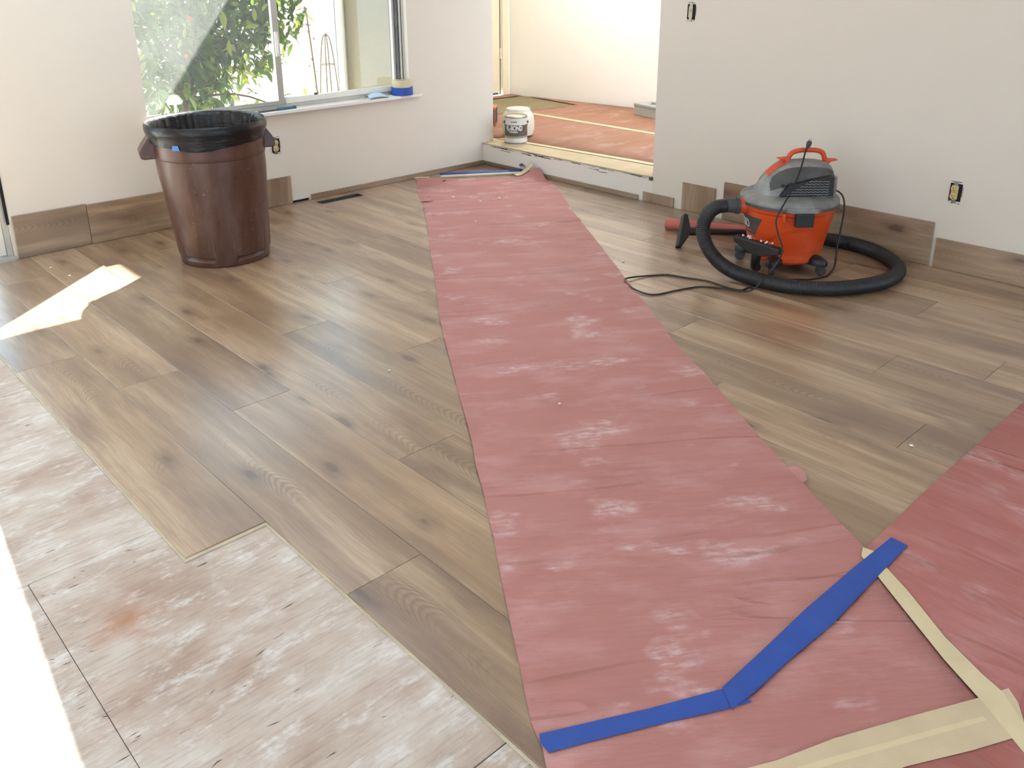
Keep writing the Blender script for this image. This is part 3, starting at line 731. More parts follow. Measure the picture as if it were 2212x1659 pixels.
pm = paper_mesh()
p0 = obj('rosin_paper', pm, 'paper', smooth=True, ang=80)
tag(p0, 'long dusty red paper runner crossing the floor from step to foreground', 'paper')
def flap(pts, h):
    m = MB(); m.add([(x, y, z+0.004) for x, y, z in pts], [tuple(range(len(pts)))]); return m
obj('torn_flap', flap([(3.50, 4.62, .004), (3.56, 4.57, .006), (3.60, 4.62, .03), (3.545, 4.65, .02)], 0), 'paper', p0, smooth=False)
obj('torn_flap', flap([(3.30, 4.29, .003), (3.36, 4.27, .004), (3.35, 4.33, .018)], 0), 'paper', p0, smooth=False)
obj('torn_flap', flap([(2.30, 1.16, .001), (2.252, 1.082, .001), (2.262, 1.074, .012), (2.292, 1.10, .016), (2.312, 1.14, .010)], 0), 'paper', p0, smooth=False)
obj('tear', MB().add([(3.505, 4.60, .0068), (3.535, 4.595, .0068), (3.585, 4.56, .0072), (3.54, 4.61, .0068)], [(0, 1, 2, 3)]).add([(3.98, 4.97, .0085), (4.01, 4.975, .0085), (4.05, 5.0, .0085), (4.01, 4.99, .0085)], [(0, 1, 2, 3)]), 'dark_gap', p0, smooth=False)

# foreground sheets (cut along the taped seams)
def sheet(name, poly, z, mat, label, rotz=0.0):
    bm = bmesh.new(); vs = [bm.verts.new((x, y, z)) for x, y in poly]; bm.faces.new(vs)
    bmesh.ops.triangulate(bm, faces=bm.faces)
    bmesh.ops.subdivide_edges(bm, edges=bm.edges, cuts=5, use_grid_fill=True)
    for v in bm.verts: v.co.z = z + 0.0006*noise.noise(Vector((v.co.x*4, v.co.y*4, 0)))
    bmesh.ops.recalc_face_normals(bm, faces=bm.faces)
    me = bpy.data.meshes.new(name); bm.to_mesh(me); bm.free(); me.materials.append(M[mat]); me.shade_smooth()
    o = bpy.data.objects.new(name, me); COL.objects.link(o)
    sd = o.modifiers.new('thick', 'SOLIDIFY'); sd.thickness = 0.0004; sd.offset = 1
    return tag(o, label, 'paper')
sheet('rosin_paper', [(0.995, 0.972), (1.385, 0.775), (2.06, 0.765), (1.73, 0.335), (1.25, 0.59), (0.80, 0.70)], 0.0024, 'paper', 'triangular red paper sheet between the blue tape and the masking tapes')
sheet('rosin_paper', [(2.075, 0.803), (2.53, 0.807), (2.9, 0.803), (3.32, 0.800), (4.3, 0.80), (4.3, -0.8), (1.2, -0.8), (1.66, 0.235)], 0.0032, 'paper2', 'red paper sheet at the right edge, running under the masking tape corner')
sheet('rosin_paper', [(1.86, 0.335), (1.72, 0.31), (1.25, 0.55), (0.6, 0.66), (0.2, -0.1), (0.5, -0.8), (1.9, -0.8)], 0.0042, 'paper2', 'red paper sheet nearest the camera below the wide masking tape')
def ribbon(name, poly, z, mat, label, cat='tape'):
    m = MB().prism(poly, z, z+0.0007)
    return tag(obj(name, m, mat, smooth=False), label, cat)
ribbon('blue_tape', [(1.002, 0.983), (1.125, 0.919), (1.219, 0.869), (1.382, 0.791), (1.4, 0.727), (1.332, 0.758), (1.229, 0.815), (1.088, 0.887), (0.983, 0.939), (0.988, 0.968)], 0.0052, 'blue', 'shorter blue tape strip running to the left border of the red runner')
ribbon('blue_tape', [(1.384, 0.793), (1.534, 0.792), (1.747, 0.793), (1.998, 0.785), (2.182, 0.775), (2.178, 0.728), (1.954, 0.726), (1.751, 0.722), (1.556, 0.734), (1.425, 0.737), (1.347, 0.745)], 0.0066, 'blue', 'longer blue tape strip ending past the top of the masking tape')
ribbon('masking_tape', [(2.083, 0.809), (2.09, 0.778), (2.053, 0.773), (2.048, 0.73), (1.997, 0.65), (1.899, 0.52), (1.842, 0.417), (1.82, 0.366), (1.761, 0.304), (1.72, 0.25), (1.68, 0.275), (1.76, 0.388), (1.824, 0.491), (1.913, 0.614), (1.989, 0.718), (2.045, 0.795)], 0.0058, 'mask', 'narrow cream masking tape strip slanting from the blue tape to the right')
wt = ribbon('masking_tape', [(1.12, 0.715), (1.261, 0.635), (1.308, 0.611), (1.437, 0.56), (1.603, 0.479), (1.763, 0.398), (1.842, 0.362), (1.815, 0.334), (1.741, 0.292), (1.616, 0.354), (1.483, 0.428), (1.12, 0.60)], 0.0050, 'mask_wide', 'wide double band of cream masking tape at the bottom of the paper')
obj('overlap', MB().prism([(1.12, 0.672), (1.39, 0.542), (1.587, 0.441), (1.72, 0.372), (1.715, 0.362), (1.587, 0.427), (1.39, 0.526), (1.12, 0.655)], 0.0057, 0.0061), 'mask', wt, smooth=False)

# tapes along the lifted far end of the runner
def tape_strip(name, mat, label, off, w, zz, curl):
    a, b = Vector((4.06, 5.085, zz)), Vector((4.60, 4.735, zz)); d = (b-a).normalized(); n = Vector((d.y, -d.x, 0))
    if n.y > 0: n = -n
    rows = []
    pts = [a.lerp(b, i/24) for i in range(25)]
    for i, p in enumerate(pts):
        q = p - n*off; rows.append([tuple(q), tuple(q - n*w*0.55 + Vector((0, 0, w*0.75)))])
    c = pts[-1] - n*off; r = curl
    for i in range(1, 22):
        th = i/21*1.35*PI
        q = c + d*(r*math.sin(th)*0.6) + Vector((0, 0, r*(1-math.cos(th))))
        rows.append([tuple(q), tuple(q - n*w*1.6)])
    o = obj(name, MB().grid(rows), mat, smooth=True, ang=80)
    sd = o.modifiers.new('thick', 'SOLIDIFY'); sd.thickness = 0.0005
    return tag(o, label, 'tape')
tape_strip('masking_tape', 'mask', 'cream tape edging the far end of the runner, curling up at the step', 0.008, 0.02, 0.006, 0.0)
tape_strip('blue_tape', 'blue', 'blue tape behind the far end of the runner with a curled end', 0.026, 0.034, 0.006, 0.034)
o = obj('masking_tape', MB().grid([[(4.50+0.10*t, 4.70-0.08*t+0.02*s, 0.012+0.085*t*t+0.004*s) for s in (0, 1, 2)] for t in [i/10 for i in range(11)]]), 'mask', smooth=True, ang=80)
o.modifiers.new('thick', 'SOLIDIFY').thickness = 0.0006
tag(o, 'upturned flap of cream tape standing against the white riser', 'tape')

ribbon('masking_tape', [(3.90, 5.20), (3.99, 5.14), (3.975, 5.115), (3.885, 5.175)], 0.016, 'mask', 'tiny cream tape scrap on the far left corner of the runner')
# hall paper and its tape lines
sheet('rosin_paper', [(4.80, 6.33), (4.815, 5.6), (4.84, 5.25), (4.93, 3.9), (4.99, 2.2), (fw(2.2)-.01, 2.2), (fw(6.0)-.01, 6.0), (fw(6.9)-.02, 6.88), (6.651, 6.064), (5.6, 6.25)], STEP+0.0085, 'paper3', 'orange pink paper covering the raised hall floor')
sheet('rosin_paper', [(4.80, 7.14), (4.80, 7.10), (fw(6.97)-.02, 6.97), (fw(7.1)-.015, 7.13)], STEP+0.0085, 'paper3', 'thin strip of pink paper along the hall door')
ribbon('masking_tape', [(5.955, 5.971), (5.925, 4.5), (5.90, 3.2), (5.85, 3.2), (5.865, 4.5), (5.895, 5.95)], STEP+0.0105, 'mask', 'straight cream tape line across the pink hall paper')
ribbon('masking_tape', [(4.86, 5.25), (4.885, 4.9), (4.955, 3.9), (4.99, 2.2), (4.93, 2.2), (4.895, 3.9), (4.835, 4.9), (4.81, 5.25)], STEP+0.0105, 'mask', 'cream tape joining the hall paper to the step ledge')

# ------------------------------------------------------------------ rubbish bin
bn = thing('trash_can', 'big brown plastic trash can with black liner below the window', 'trash can', (2.017, 4.478, 0))
H = 0.735
view_a = math.atan2(-4.478, -2.017)
def can_r(z): return 0.239 + (0.288-0.239)*(z/0.72)
def can_fn(a, z, r):
    u = ((a-view_a+PI) % (2*PI))-PI
    if 0.03 < z < 0.475:
        ph = (u - 0.63 + PI*0.2) % (2*PI/5) - PI*0.2
        d = sstep(0.395, 0.355, abs(ph))*sstep(0.03, 0.05, z)*sstep(0.475, 0.462, z)
        r -= 0.015*d
        if z < 0.47: r += 0.006*math.exp(-((abs(ph)-0.415)/0.026)**2)*sstep(0.03, 0.06, z)
        r += 0.006*math.exp(-((z-0.474)/0.009)**2)*sstep(0.43, 0.39, abs(ph))
    if z > 0.56: r += 0.013*sstep(0.572, 0.582, z)
    return r
prof = [(can_r(0)-0.012, 0.0), (can_r(0)-0.003, 0.004)] + [(can_r(z), z) for z in [0.012, 0.03, 0.04, 0.05]+[0.08+0.02*i for i in range(19)]+[0.455, 0.4625, 0.47, 0.475, 0.48, 0.5, 0.54, 0.57, 0.575, 0.58, 0.585, 0.6, 0.64, 0.68, 0.72]]
m = MB(); m.lathe(prof, 420, cap1=False, fn=can_fn)
m.lathe([(0.29, 0.72), (0.285, 0.5), (0.245, 0.06), (0.1, 0.05)], 60, cap0=False, cap1=True)
LEAN = Vector((-0.01, 0.052, 0))/0.757
def lean(mb):
    mb.v = [(x+LEAN.x*z, y+LEAN.y*z, z) for x, y, z in mb.v]; return mb
obj('body', lean(m), 'brown', bn, ang=25)
m = MB(); m.lathe([(0.296, 0.712), (0.309, 0.715), (0.314, 0.73), (0.313, 0.748), (0.306, 0.757), (0.296, 0.752), (0.290, 0.735)], 64, cap0=False, cap1=False)
obj('rim', lean(m), 'brown', bn)
for side in (1, -1):
    a = view_a + side*PI/2 + 0.13
    m = MB(); dr = Vector((math.cos(a), math.sin(a), 0)); tg = Vector((-dr.y, dr.x, 0)); hw = 0.065
    P = [(0.275, 0.70), (0.300, 0.705), (0.348, 0.645), (0.362, 0.622), (0.360, 0.592), (0.345, 0.583), (0.275, 0.583)]
    if side > 0: P = [(0.275+(r-0.275)*0.78, z+0.008) for r, z in P]
    m.extr([dr*r-tg*hw+Vector((0, 0, z)) for r, z in P], tg*2*hw)
    h = obj('handle', lean(m), 'brown', bn, smooth=False, bev=0.006)
rb = random.Random(5)
def liner_low(a):
    u = ((a-view_a+PI) % (2*PI))-PI
    return 0.655 - 0.018*math.exp(-((u+0.25)/0.55)**2) + 0.02*abs(math.sin(u*0.5)) + 0.007*noise.noise(Vector((math.cos(a)*3, math.sin(a)*3, 2)))
rows = []; SEG = 168
for kx in range(16):
    row = []
    for j in range(SEG):
        a = 2*PI*j/SEG
        pl_ = 0.006*math.sin(a*41+3*math.sin(a*5))+0.004*noise.noise(Vector((a*9, 1, 1)))
        if kx <= 4:                      # skirt outside, hanging below the rim
            t = kx/4; z = liner_low(a)+(0.705-liner_low(a))*t; r = 0.3045 + 0.007*t + 0.004*noise.noise(Vector((math.cos(a)*4, math.sin(a)*4, z*45)))
        elif kx == 5: r, z = 0.3165, 0.715
        elif kx == 6: r, z = 0.3185, 0.735
        elif kx == 7: r, z = 0.3165, 0.753
        elif kx == 8: r, z = 0.308, 0.7615
        elif kx == 9: r, z = 0.296, 0.757
        elif kx == 10: r, z = 0.287+pl_*0.4, 0.74
        else: t = (kx-10)/5; r, z = 0.284-0.05*t+pl_*(1 if kx < 15 else 0), 0.74-0.5*t
        row.append((r*math.cos(a), r*math.sin(a), z))
    rows.append(row)
m = MB().grid(rows, True); m.f.append(tuple(15*SEG+j for j in range(SEG)))
ln = obj('liner', lean(m), 'liner', bn, ang=60)
a = view_a-0.55; zc = liner_low(a)+0.012
m = MB(); rows = []
for z in (zc+0.013, zc-0.013):
    rows.append([((0.3115)*math.cos(a+u), (0.3115)*math.sin(a+u), z) for u in ((-.05, -.02, .02, .05) if z > zc else (-.075, -.03, .03, .07))])
obj('tape_tab', lean(m.grid(rows)), 'tab_blue', ln)

# ------------------------------------------------------------------ wet and dry vacuum
VA = math.radians(-42.65)
vac = thing('shop_vacuum', 'orange and grey shop vacuum with black hose and cord by the right wall', 'vacuum', (4.10, 2.2245, 0), VA)
def body_fn(a, z, r):
    u = ((a+PI/2+PI) % (2*PI))-PI          # 0 faces the room (local -y)
    d = sstep(0.95, 0.85, abs(u-0.1))*sstep(0.255-0.10*abs(u-0.1)**2, 0.245-0.10*abs(u-0.1)**2, z)*sstep(0.08, 0.10, z)
    return r-0.006*d
prof = [(0.150, 0.052), (0.172, 0.055), (0.180, 0.066)] + [(0.181+(z-0.07)*0.20, z) for z in [0.09+0.012*i for i in range(19)]] + [(0.229, 0.318), (0.236, 0.326), (0.239, 0.345), (0.240, 0.362), (0.2, 0.366)]
body = obj('drum', MB().lathe(prof, 144, fn=body_fn), 'orange', vac, ang=30)
# inlet on the left side
inl = obj('inlet', MB().cyl((-0.215, -0.02, 0.333), (-0.272, -0.025, 0.335), 0.043, 0.040, 24), 'orange', vac)
lid = MB().lathe([(0.236, 0.352), (0.2465, 0.354), (0.250, 0.362), (0.250, 0.374), (0.246, 0.384), (0.225, 0.396), (0.17, 0.408), (0.1, 0.412)], 96)
obj('lid', lid, 'grey', vac, ang=30)
obj('lid_skirt', MB().lathe([(0.2425, 0.346), (0.2495, 0.348), (0.2515, 0.356), (0.2505, 0.364), (0.245, 0.366)], 96, cap0=False, cap1=False), 'dgrey', vac)
obj('lid_tab', MB().extr([(-0.085, -0.242, 0.352), (-0.06, -0.262, 0.350), (0.06, -0.262, 0.350), (0.085, -0.242, 0.352), (0.085, -0.23, 0.352), (-0.085, -0.23, 0.352)], (0, 0, 0.024)), 'grey', vac, smooth=False, bev=0.003)
obj('latch', MB().box(-0.045, -0.268, 0.282, 0.045, -0.24, 0.352), 'black', vac, smooth=False, bev=0.004)
obj('drum_rib', MB().box(-0.10, -0.238, 0.302, -0.086, -0.205, 0.345), 'orange', vac, smooth=False, bev=0.003)
# motor head lofted along x
ST = [(-0.178, 0.045, 0.010), (-0.165, 0.085, 0.035), (-0.145, 0.110, 0.068), (-0.115, 0.128, 0.108), (-0.085, 0.138, 0.136), (-0.05, 0.143, 0.155), (0.0, 0.145, 0.165), (0.06, 0.145, 0.168), (0.12, 0.143, 0.164), (0.165, 0.138, 0.156), (0.188, 0.130, 0.14), (0.196, 0.118, 0.12)]
Z0 = 0.404
def sec(w, h, t, e=2.9):
    a = PI*t; c, s = math.cos(a), math.sin(a)
    y = -w*math.copysign(abs(c)**(2/e), c); z = h*abs(s)**(2/e)
    y *= 1-0.35*(z/max(h, 1e-6))
    return y, Z0+z
def loft_pt(x, t, off=0.0):
    for (x0, w0, h0), (x1, w1, h1) in zip(ST, ST[1:]):
        if x <= x1 or (x1, w1, h1) == ST[-1]:
            q = max(0, min(1, (x-x0)/(x1-x0))); w = w0+(w1-w0)*q; h = h0+(h1-h0)*q; break
    y, z = sec(w+off, h+off, t); return Vector((x, y, z))
rows = [[tuple(loft_pt(x, j/32)) for j in range(33)] for x, w, h in ST]
m = MB().grid(rows); n_ = len(rows)
m.f.append(tuple((n_-1)*33+j for j in range(33))); m.f.append(tuple(j for j in range(32, -1, -1)))
head = obj('motor_head', m, 'grey', vac, ang=50)
def patch(x0, x1, t0, t1, off, nx=12, nt=8, tfn=None):
    rows = []
    for i in range(nx+1):
        x = x0+(x1-x0)*i/nx; a, b = (tfn(i/nx) if tfn else (t0, t1))
        rows.append([tuple(loft_pt(x, a+(b-a)*j/nt, off)) for j in range(nt+1)])
    return MB().grid(rows)
# recessed-looking dark band sweeping down the side
obj('side_panel', patch(-0.135, 0.188, 0, 0, 0.002, 20, 8, lambda q: (0.06+0.16*sstep(0.0, 0.9, q)*0.6, 0.30-0.02*q) if q > 0.0 else (0.06, 0.2)), 'dgrey', head, ang=60)
obj('badge', patch(-0.13, -0.045, 0.40, 0.60, 0.003, 8, 8), 'orange', head, ang=60)
obj('spine_rail', patch(-0.155, -0.02, 0.615, 0.66, 0.006, 12, 4), 'dgrey', head, ang=60)
# cooling grille on the side facing the room
def gp(x, z): return Vector((x, -0.150, z))
g = MB().extr([gp(-0.10, 0.410), gp(0.172, 0.410), gp(0.168, 0.512), (0.06, -0.150, 0.494), gp(-0.055, 0.468)], (0, 0.05, 0))
gr = obj('grille', g, 'black', vac, smooth=False, bev=0.004)
for i in range(6):
    z = 0.421+i*0.0135; x0 = -0.065+i*0.0215; x1 = 0.145
    pts = []; x = x0; q = 0
    while x < x1-0.001:
        pts.append((x, -0.153, z+(0.0022 if q % 2 else -0.0022))); x += 0.011; q += 1
    if len(pts) > 1: obj('grille_bar', MB().tube(pts, 0.0019, 6, smooth=False), 'grey', gr)
obj('screw_hole', MB().cyl((-0.083, -0.128, 0.463), (-0.083, -0.147, 0.463), 0.007, seg=12), 'black', vac)
obj('rear_panel', MB().box(0.186, -0.10, 0.408, 0.204, 0.10, 0.50), 'grey', vac, smooth=False, bev=0.005)
# carrying handle with cord horns
hd = obj('handle', MB().tube([(-0.028, 0, 0.562), (-0.022, 0, 0.585), (-0.005, 0, 0.607), (0.03, 0, 0.617), (0.075, 0, 0.619), (0.12, 0, 0.616), (0.148, 0, 0.603), (0.162, 0, 0.575), (0.17, 0, 0.553)], 0.0125, 14, n=60), 'orange', vac)
for x, s, z in ((-0.03, -1, 0.572), (0.172, 1, 0.563)):
    P = [(x-s*0.012, 0, z-0.022), (x+s*0.010, 0, z-0.014), (x+s*0.018, 0, z-0.004), (x+s*0.052, 0, z+0.004), (x+s*0.052, 0, z+0.008), (x-s*0.008, 0, z+0.012)]
    obj('cord_horn', MB().extr([(a_, -0.018, c_) for a_, b_, c_ in P], (0, 0.036, 0)), 'orange', hd, smooth=False, bev=0.002)
# drum label, wrapped round the front of the drum
def drum_r(z): return 0.181+(z-0.07)*0.20
rows = []
for z in [0.19+0.0125*i for i in range(9)]:
    q = (z-0.19)/0.1; a1 = PI+0.42+0.26*q
    rows.append([((drum_r(z)+0.0012)*math.cos(PI-0.75+(a1-(PI-0.75))*j/16), (drum_r(z)+0.0012)*math.sin(PI-0.75+(a1-(PI-0.75))*j/16), z) for j in range(17)])
lb = obj('label', MB().grid(rows), 'dgrey', vac, ang=80)
obj('lettering', wrap_text('RIDGID', 0.062, drum_r(0.24), 0.222, PI-0.17, 0.0012, 0.85, lambda z: drum_r(z)+0.0015), 'white_text', lb, smooth=False)
obj('label_stripe', MB().grid([[((drum_r(z)+0.002)*math.cos(PI-0.5+0.85*j/12), (drum_r(z)+0.002)*math.sin(PI-0.5+0.85*j/12), z) for j in range(13)] for z in (0.205, 0.211)]), 'orange', lb)
# casters
for ca in (math.radians(-122), math.radians(-52), math.radians(158), math.radians(50)):
    dr = Vector((math.cos(ca), math.sin(ca), 0)); tg = Vector((-dr.y, dr.x, 0))
    m = MB(); rows = []
    for i in range(9):
        q = i/8; r = 0.135+0.12*q; w = 0.042*(1-0.25*q)*math.sqrt(max(0.03, 1-(max(0, q-0.6)/0.42)**2)); h = 0.104-0.022*q*q; lo = 0.052
        rows.append([tuple(dr*r+tg*(w*c_)+Vector((0, 0, zz))) for c_, zz in ((-1, lo), (-1, h-0.02), (-0.6, h-0.004), (0, h), (0.6, h-0.004), (1, h-0.02), (1, lo))])
    m.grid(rows, True); m.f.append(tuple(range(7))); m.f.append(tuple(8*7+j for j in range(7)))
    cs = obj('caster', m, 'black', vac, ang=40)
    c_ = dr*0.225+Vector((0, 0, 0.026))
    obj('wheel', MB().cyl(c_-tg*0.011, c_+tg*0.011, 0.0258, seg=20), 'dgrey', cs)
# hose : inlet -> floor loop -> behind the drum
HP = [(-0.335, -0.03, 0.335), (-0.385, -0.04, 0.330), (-0.435, -0.065, 0.300), (-0.462, -0.09, 0.235), (-0.448, -0.12, 0.155), (-0.40, -0.17, 0.085), (-0.325, -0.25, 0.045), (-0.215, -0.36, 0.038), (-0.11, -0.44, 0.038), (0.0, -0.475, 0.038), (0.11, -0.48, 0.038), (0.225, -0.455, 0.038), (0.36, -0.395, 0.038), (0.475, -0.295, 0.038), (0.535, -0.18, 0.038), (0.548, -0.03, 0.038), (0.525, 0.10, 0.038), (0.46, 0.215, 0.04), (0.38, 0.275, 0.042)]
hpts = resample(spline([Vector(p) for p in HP], 12), 1000)
obj('hose', MB().tube(hpts, 0.034, 16, rf=lambda i, n: 0.0345+(0.0026 if i % 4 < 2 else -0.0012), smooth=False), 'hose', vac, ang=70)
cf = MB().cyl((-0.27, -0.025, 0.335), (-0.335, -0.03, 0.336), 0.0405, 0.036, 24)
cf.cyl((-0.268, -0.025, 0.335), (-0.285, -0.026, 0.335), 0.046, 0.044, 24)
obj('hose_cuff', cf, 'dgrey', vac)
obj('hose_cuff', MB().cyl((0.39, 0.27, 0.042), (0.305, 0.315, 0.045), 0.0375, 0.034, 20), 'black', vac)
# wand and floor nozzle lying behind the drum
obj('wand', MB().tube([(0.31, 0.31, 0.045), (0.1, 0.36, 0.055), (-0.12, 0.385, 0.062), (-0.385, 0.39, 0.07)], 0.019, 14, n=24), 'black', vac)
obj('wand_collar', MB().cyl((-0.34, 0.390, 0.069), (-0.455, 0.375, 0.074), 0.024, 0.024, 16), 'black', vac)
def tee(a, b, depth, thick, out):
    """Flared floor nozzle: a slotted bar between a and b with depth along out."""
    a, b, out = Vector(a), Vector(b), Vector(out).normalized(); ax = (b-a).normalized(); nn = ax.cross(out).normalized()
    P = [a, b, b+out*depth*0.45, (a+b)/2+ax*0.03+out*depth, (a+b)/2-ax*0.03+out*depth, a+out*depth*0.45]
    return MB().extr([p-nn*thick/2 for p in P], nn*thick)
tN = obj('floor_nozzle', tee((-0.515, 0.285, 0.012), (-0.455, 0.445, 0.155), 0.055, 0.045, (0.9, 0.06, -0.35)), 'black', vac, smooth=False, bev=0.006)
# spare nozzle parked upright on the front caster
e0, e1 = Vector((-0.325, -0.215, 0.234)), Vector((-0.142, -0.375, 0.207))
spn = obj('spare_nozzle', tee(e0, e1, 0.065, 0.046, (0.02, 0.02, -1)), 'black', vac, smooth=False, bev=0.005)
mid = (e0+e1)/2
obj('neck', MB().tube([mid+Vector((0, 0, -0.03)), mid+Vector((0.0, 0.01, -0.085)), mid+Vector((0.01, 0.05, -0.14)), mid+Vector((0.03, 0.09, -0.165))], 0.024, 16), 'black', spn)
m = MB()
for i in range(16):
    q = e0.lerp(e1, 0.1+0.85*rb.random())+Vector((rb.gauss(0, .007), rb.gauss(0, .007), 0.002))
    m.add([q+Vector((0, 0, 0)), q+Vector((.012*rb.random()+.004, .004, .006*rb.random())), q+Vector((.004, .010*rb.random()+.003, .004+.008*rb.random()))], [(0, 1, 2)])
o = obj('lint', m, 'white_paper', spn, smooth=False); o['kind'] = 'stuff'
# power cord
CP = [(0.205, 0.02, 0.405), (0.245, 0.0, 0.402), (0.278, -0.01, 0.37), (0.288, -0.02, 0.30), (0.278, -0.03, 0.20), (0.262, -0.05, 0.10), (0.245, -0.09, 0.025), (0.20, -0.155, 0.006), (0.145, -0.219, 0.005), (0.06, -0.258, 0.005), (-0.052, -0.262, 0.005), (-0.15, -0.33, 0.005), (-0.216, -0.36, 0.005), (-0.28, -0.37, 0.005), (-0.332, -0.405, 0.005), (-0.391, -0.369, 0.006), (-0.461, -0.273, 0.005), (-0.566, -0.215, 0.005), (-0.653, -0.17, 0.005), (-0.751, -0.182, 0.005), (-0.853, -0.229, 0.012), (-0.884, -0.276, 0.014), (-0.852, -0.384, 0.008), (-0.773, -0.456, 0.005), (-0.65, -0.402, 0.005), (-0.525, -0.352, 0.005), (-0.418, -0.388, 0.009), (-0.339, -0.435, 0.011), (-0.285, -0.44, 0.02), (-0.235, -0.425, 0.062), (-0.19, -0.40, 0.10), (-0.155, -0.395, 0.155), (-0.142, -0.392, 0.214), (-0.15, -0.33, 0.27), (-0.152, -0.29, 0.33), (-0.125, -0.272, 0.385), (-0.06, -0.20, 0.455), (0.0, -0.125, 0.545), (0.045, -0.04, 0.615), (0.064, -0.01, 0.637)]
obj('power_cord', MB().tube(CP, 0.0045, 8, n=420), 'black', vac)
pg = obj('plug', MB().lathe([(0.006, 0), (0.010, 0.006), (0.013, 0.02), (0.013, 0.034), (0.009, 0.038)], 14), 'dgrey', vac, (0.064, -0.012, 0.632), (0.35, 0.1, 0))
obj('prong', MB().box(-0.006, -0.001, 0.038, -0.004, 0.004, 0.052).box(0.004, -0.001, 0.038, 0.006, 0.004, 0.052), 'steel', pg, smooth=False)

# rolled paper lying behind the vacuum
pr = thing('paper_roll', 'rolled tube of red paper lying between vacuum and wall', 'paper roll')
a, b = Vector((4.187, 3.065, 0.034)), Vector((4.565, 2.30, 0.034)); d = (b-a).normalized(); sx = Vector((-d.y, d.x, 0))
rows = []
for p in [a.lerp(b, i/10) for i in range(11)]:
    rows.append([tuple(p+(sx*math.cos(th)+Vector((0, 0, 1))*math.sin(th))*(0.033-0.0012*q)) for q, th in [(i/20*1.0*2.2, i/20*2*PI*2.2) for i in range(45)]])
o = obj('roll', MB().grid(rows), 'paper_back', pr, ang=80); o.modifiers.new('thick', 'SOLIDIFY').thickness = 0.0005
obj('core', MB().cyl(a+d*0.012, b-d*0.012, 0.022, seg=20), 'paper_back', pr)

# ------------------------------------------------------------------ adhesive can, tub, boxes in the hall
CZ = STEP+0.0075
can = thing('adhesive_can', 'gallon metal can of flooring adhesive on the step ledge', 'can', (4.826, 5.0515, CZ), math.atan2(-0.70, -0.64))
R = 0.091
obj('base_rim', MB().lathe([(R-0.004, 0), (R+0.0015, 0.001), (R+0.0015, 0.009), (R, 0.011)], 48, cap1=False), 'steel', can)
for nm, z0, z1, mt in (('label_band', 0.008, 0.045, 'can_white'), ('label_band', 0.045, 0.062, 'can_grey'), ('label_band', 0.062, 0.150, 'can_brown'), ('label_band', 0.150, 0.205, 'can_white')):
    obj(nm, MB().lathe([(R, z0), (R, z1)], 48, cap0=False, cap1=False), mt, can)
obj('can_top', MB().lathe([(R, 0.205), (R+0.002, 0.207), (R+0.002, 0.214), (R-0.004, 0.217), (R-0.010, 0.212), (R-0.014, 0.209)], 48, cap0=False), 'steel', can)
obj('can_lid', MB().lathe([(R-0.013, 0.208), (R-0.016, 0.214), (R-0.024, 0.214), (R-0.028, 0.210), (0.002, 0.2105)], 48, cap0=False), 'mask', can)
obj('lettering', wrap_text('EL-BOND', 0.054, R, 0.108, 0.12-0.33, 0.0016, 0.62), 'white_text', can, smooth=False)
obj('lettering', wrap_text('UNIVERSAL', 0.017, R, 0.090, -0.28, 0.0006, 0.9), 'white_text', can, smooth=False)
obj('lettering', wrap_text('ADHESIVE', 0.012, R, 0.172, -0.22, 0.0003, 1.0), 'dgrey', can, smooth=False)
for s in (1, -1):
    a = s*1.42
    obj('ear', MB().cyl((R*math.cos(a)*0.97, R*math.sin(a)*0.97, 0.168), (R*math.cos(a)*1.1, R*math.sin(a)*1.1, 0.168), 0.011, seg=12), 'dgrey', can)
obj('bail_wire', MB().tube([((R+0.004+0.003*math.cos(q*PI/12))*math.cos(1.42-2.84*q/12), (R+0.004+0.003)*math.sin(1.42-2.84*q/12), 0.168-0.095*math.sin(PI*q/12)) for q in range(13)], 0.0016, 6, n=50), 'steel', can)

tub = thing('plastic_tub', 'round white plastic tub behind the adhesive can', 'tub', (5.035, 5.245, STEP+0.0115))
obj('tub_body', MB().lathe([(0.105, 0), (0.125, 0.012), (0.136, 0.06), (0.136, 0.12), (0.127, 0.175), (0.105, 0.205), (0.09, 0.212)], 40, cap1=False), 'white_plastic', tub)
obj('tub_lid', MB().lathe([(0.100, 0.206), (0.100, 0.224), (0.094, 0.229), (0.03, 0.229)], 40), 'white_plastic', tub)
bb = thing('tile_box', 'navy and orange cardboard box behind the wall end', 'box', (5.18, 5.88, STEP+0.010), math.radians(-48))
obj('carton', MB().box(-0.16, -0.10, 0, 0.14, 0.10, 0.165), 'orange_card', bb, smooth=False, bev=0.004)
obj('printed_panel', MB().box(-0.15, -0.1015, 0.018, 0.128, -0.1, 0.146).box(0.14, -0.085, 0.018, 0.1415, 0.085, 0.146), 'navy', bb, smooth=False)
gb = thing('metal_box', 'grey metal utility box against the bright hall wall', 'box', (6.62, 5.07, STEP+0.010), math.radians(-13))
obj('box_body', MB().box(-0.10, -0.26, 0, 0.10, 0.15, 0.085), 'grey_paint', gb, smooth=False, bev=0.004)
obj('box_lid', MB().box(-0.104, -0.264, 0.085, 0.104, 0.154, 0.112), 'grey_paint', gb, smooth=False, bev=0.006)
obj('lid_handle', MB().box(-0.03, -0.10, 0.112, 0.03, 0.02, 0.1135).tube([(0, -0.085, 0.112), (0, -0.08, 0.122), (0, 0.0, 0.122), (0, 0.005, 0.112)], 0.004, 8), 'steel', gb)

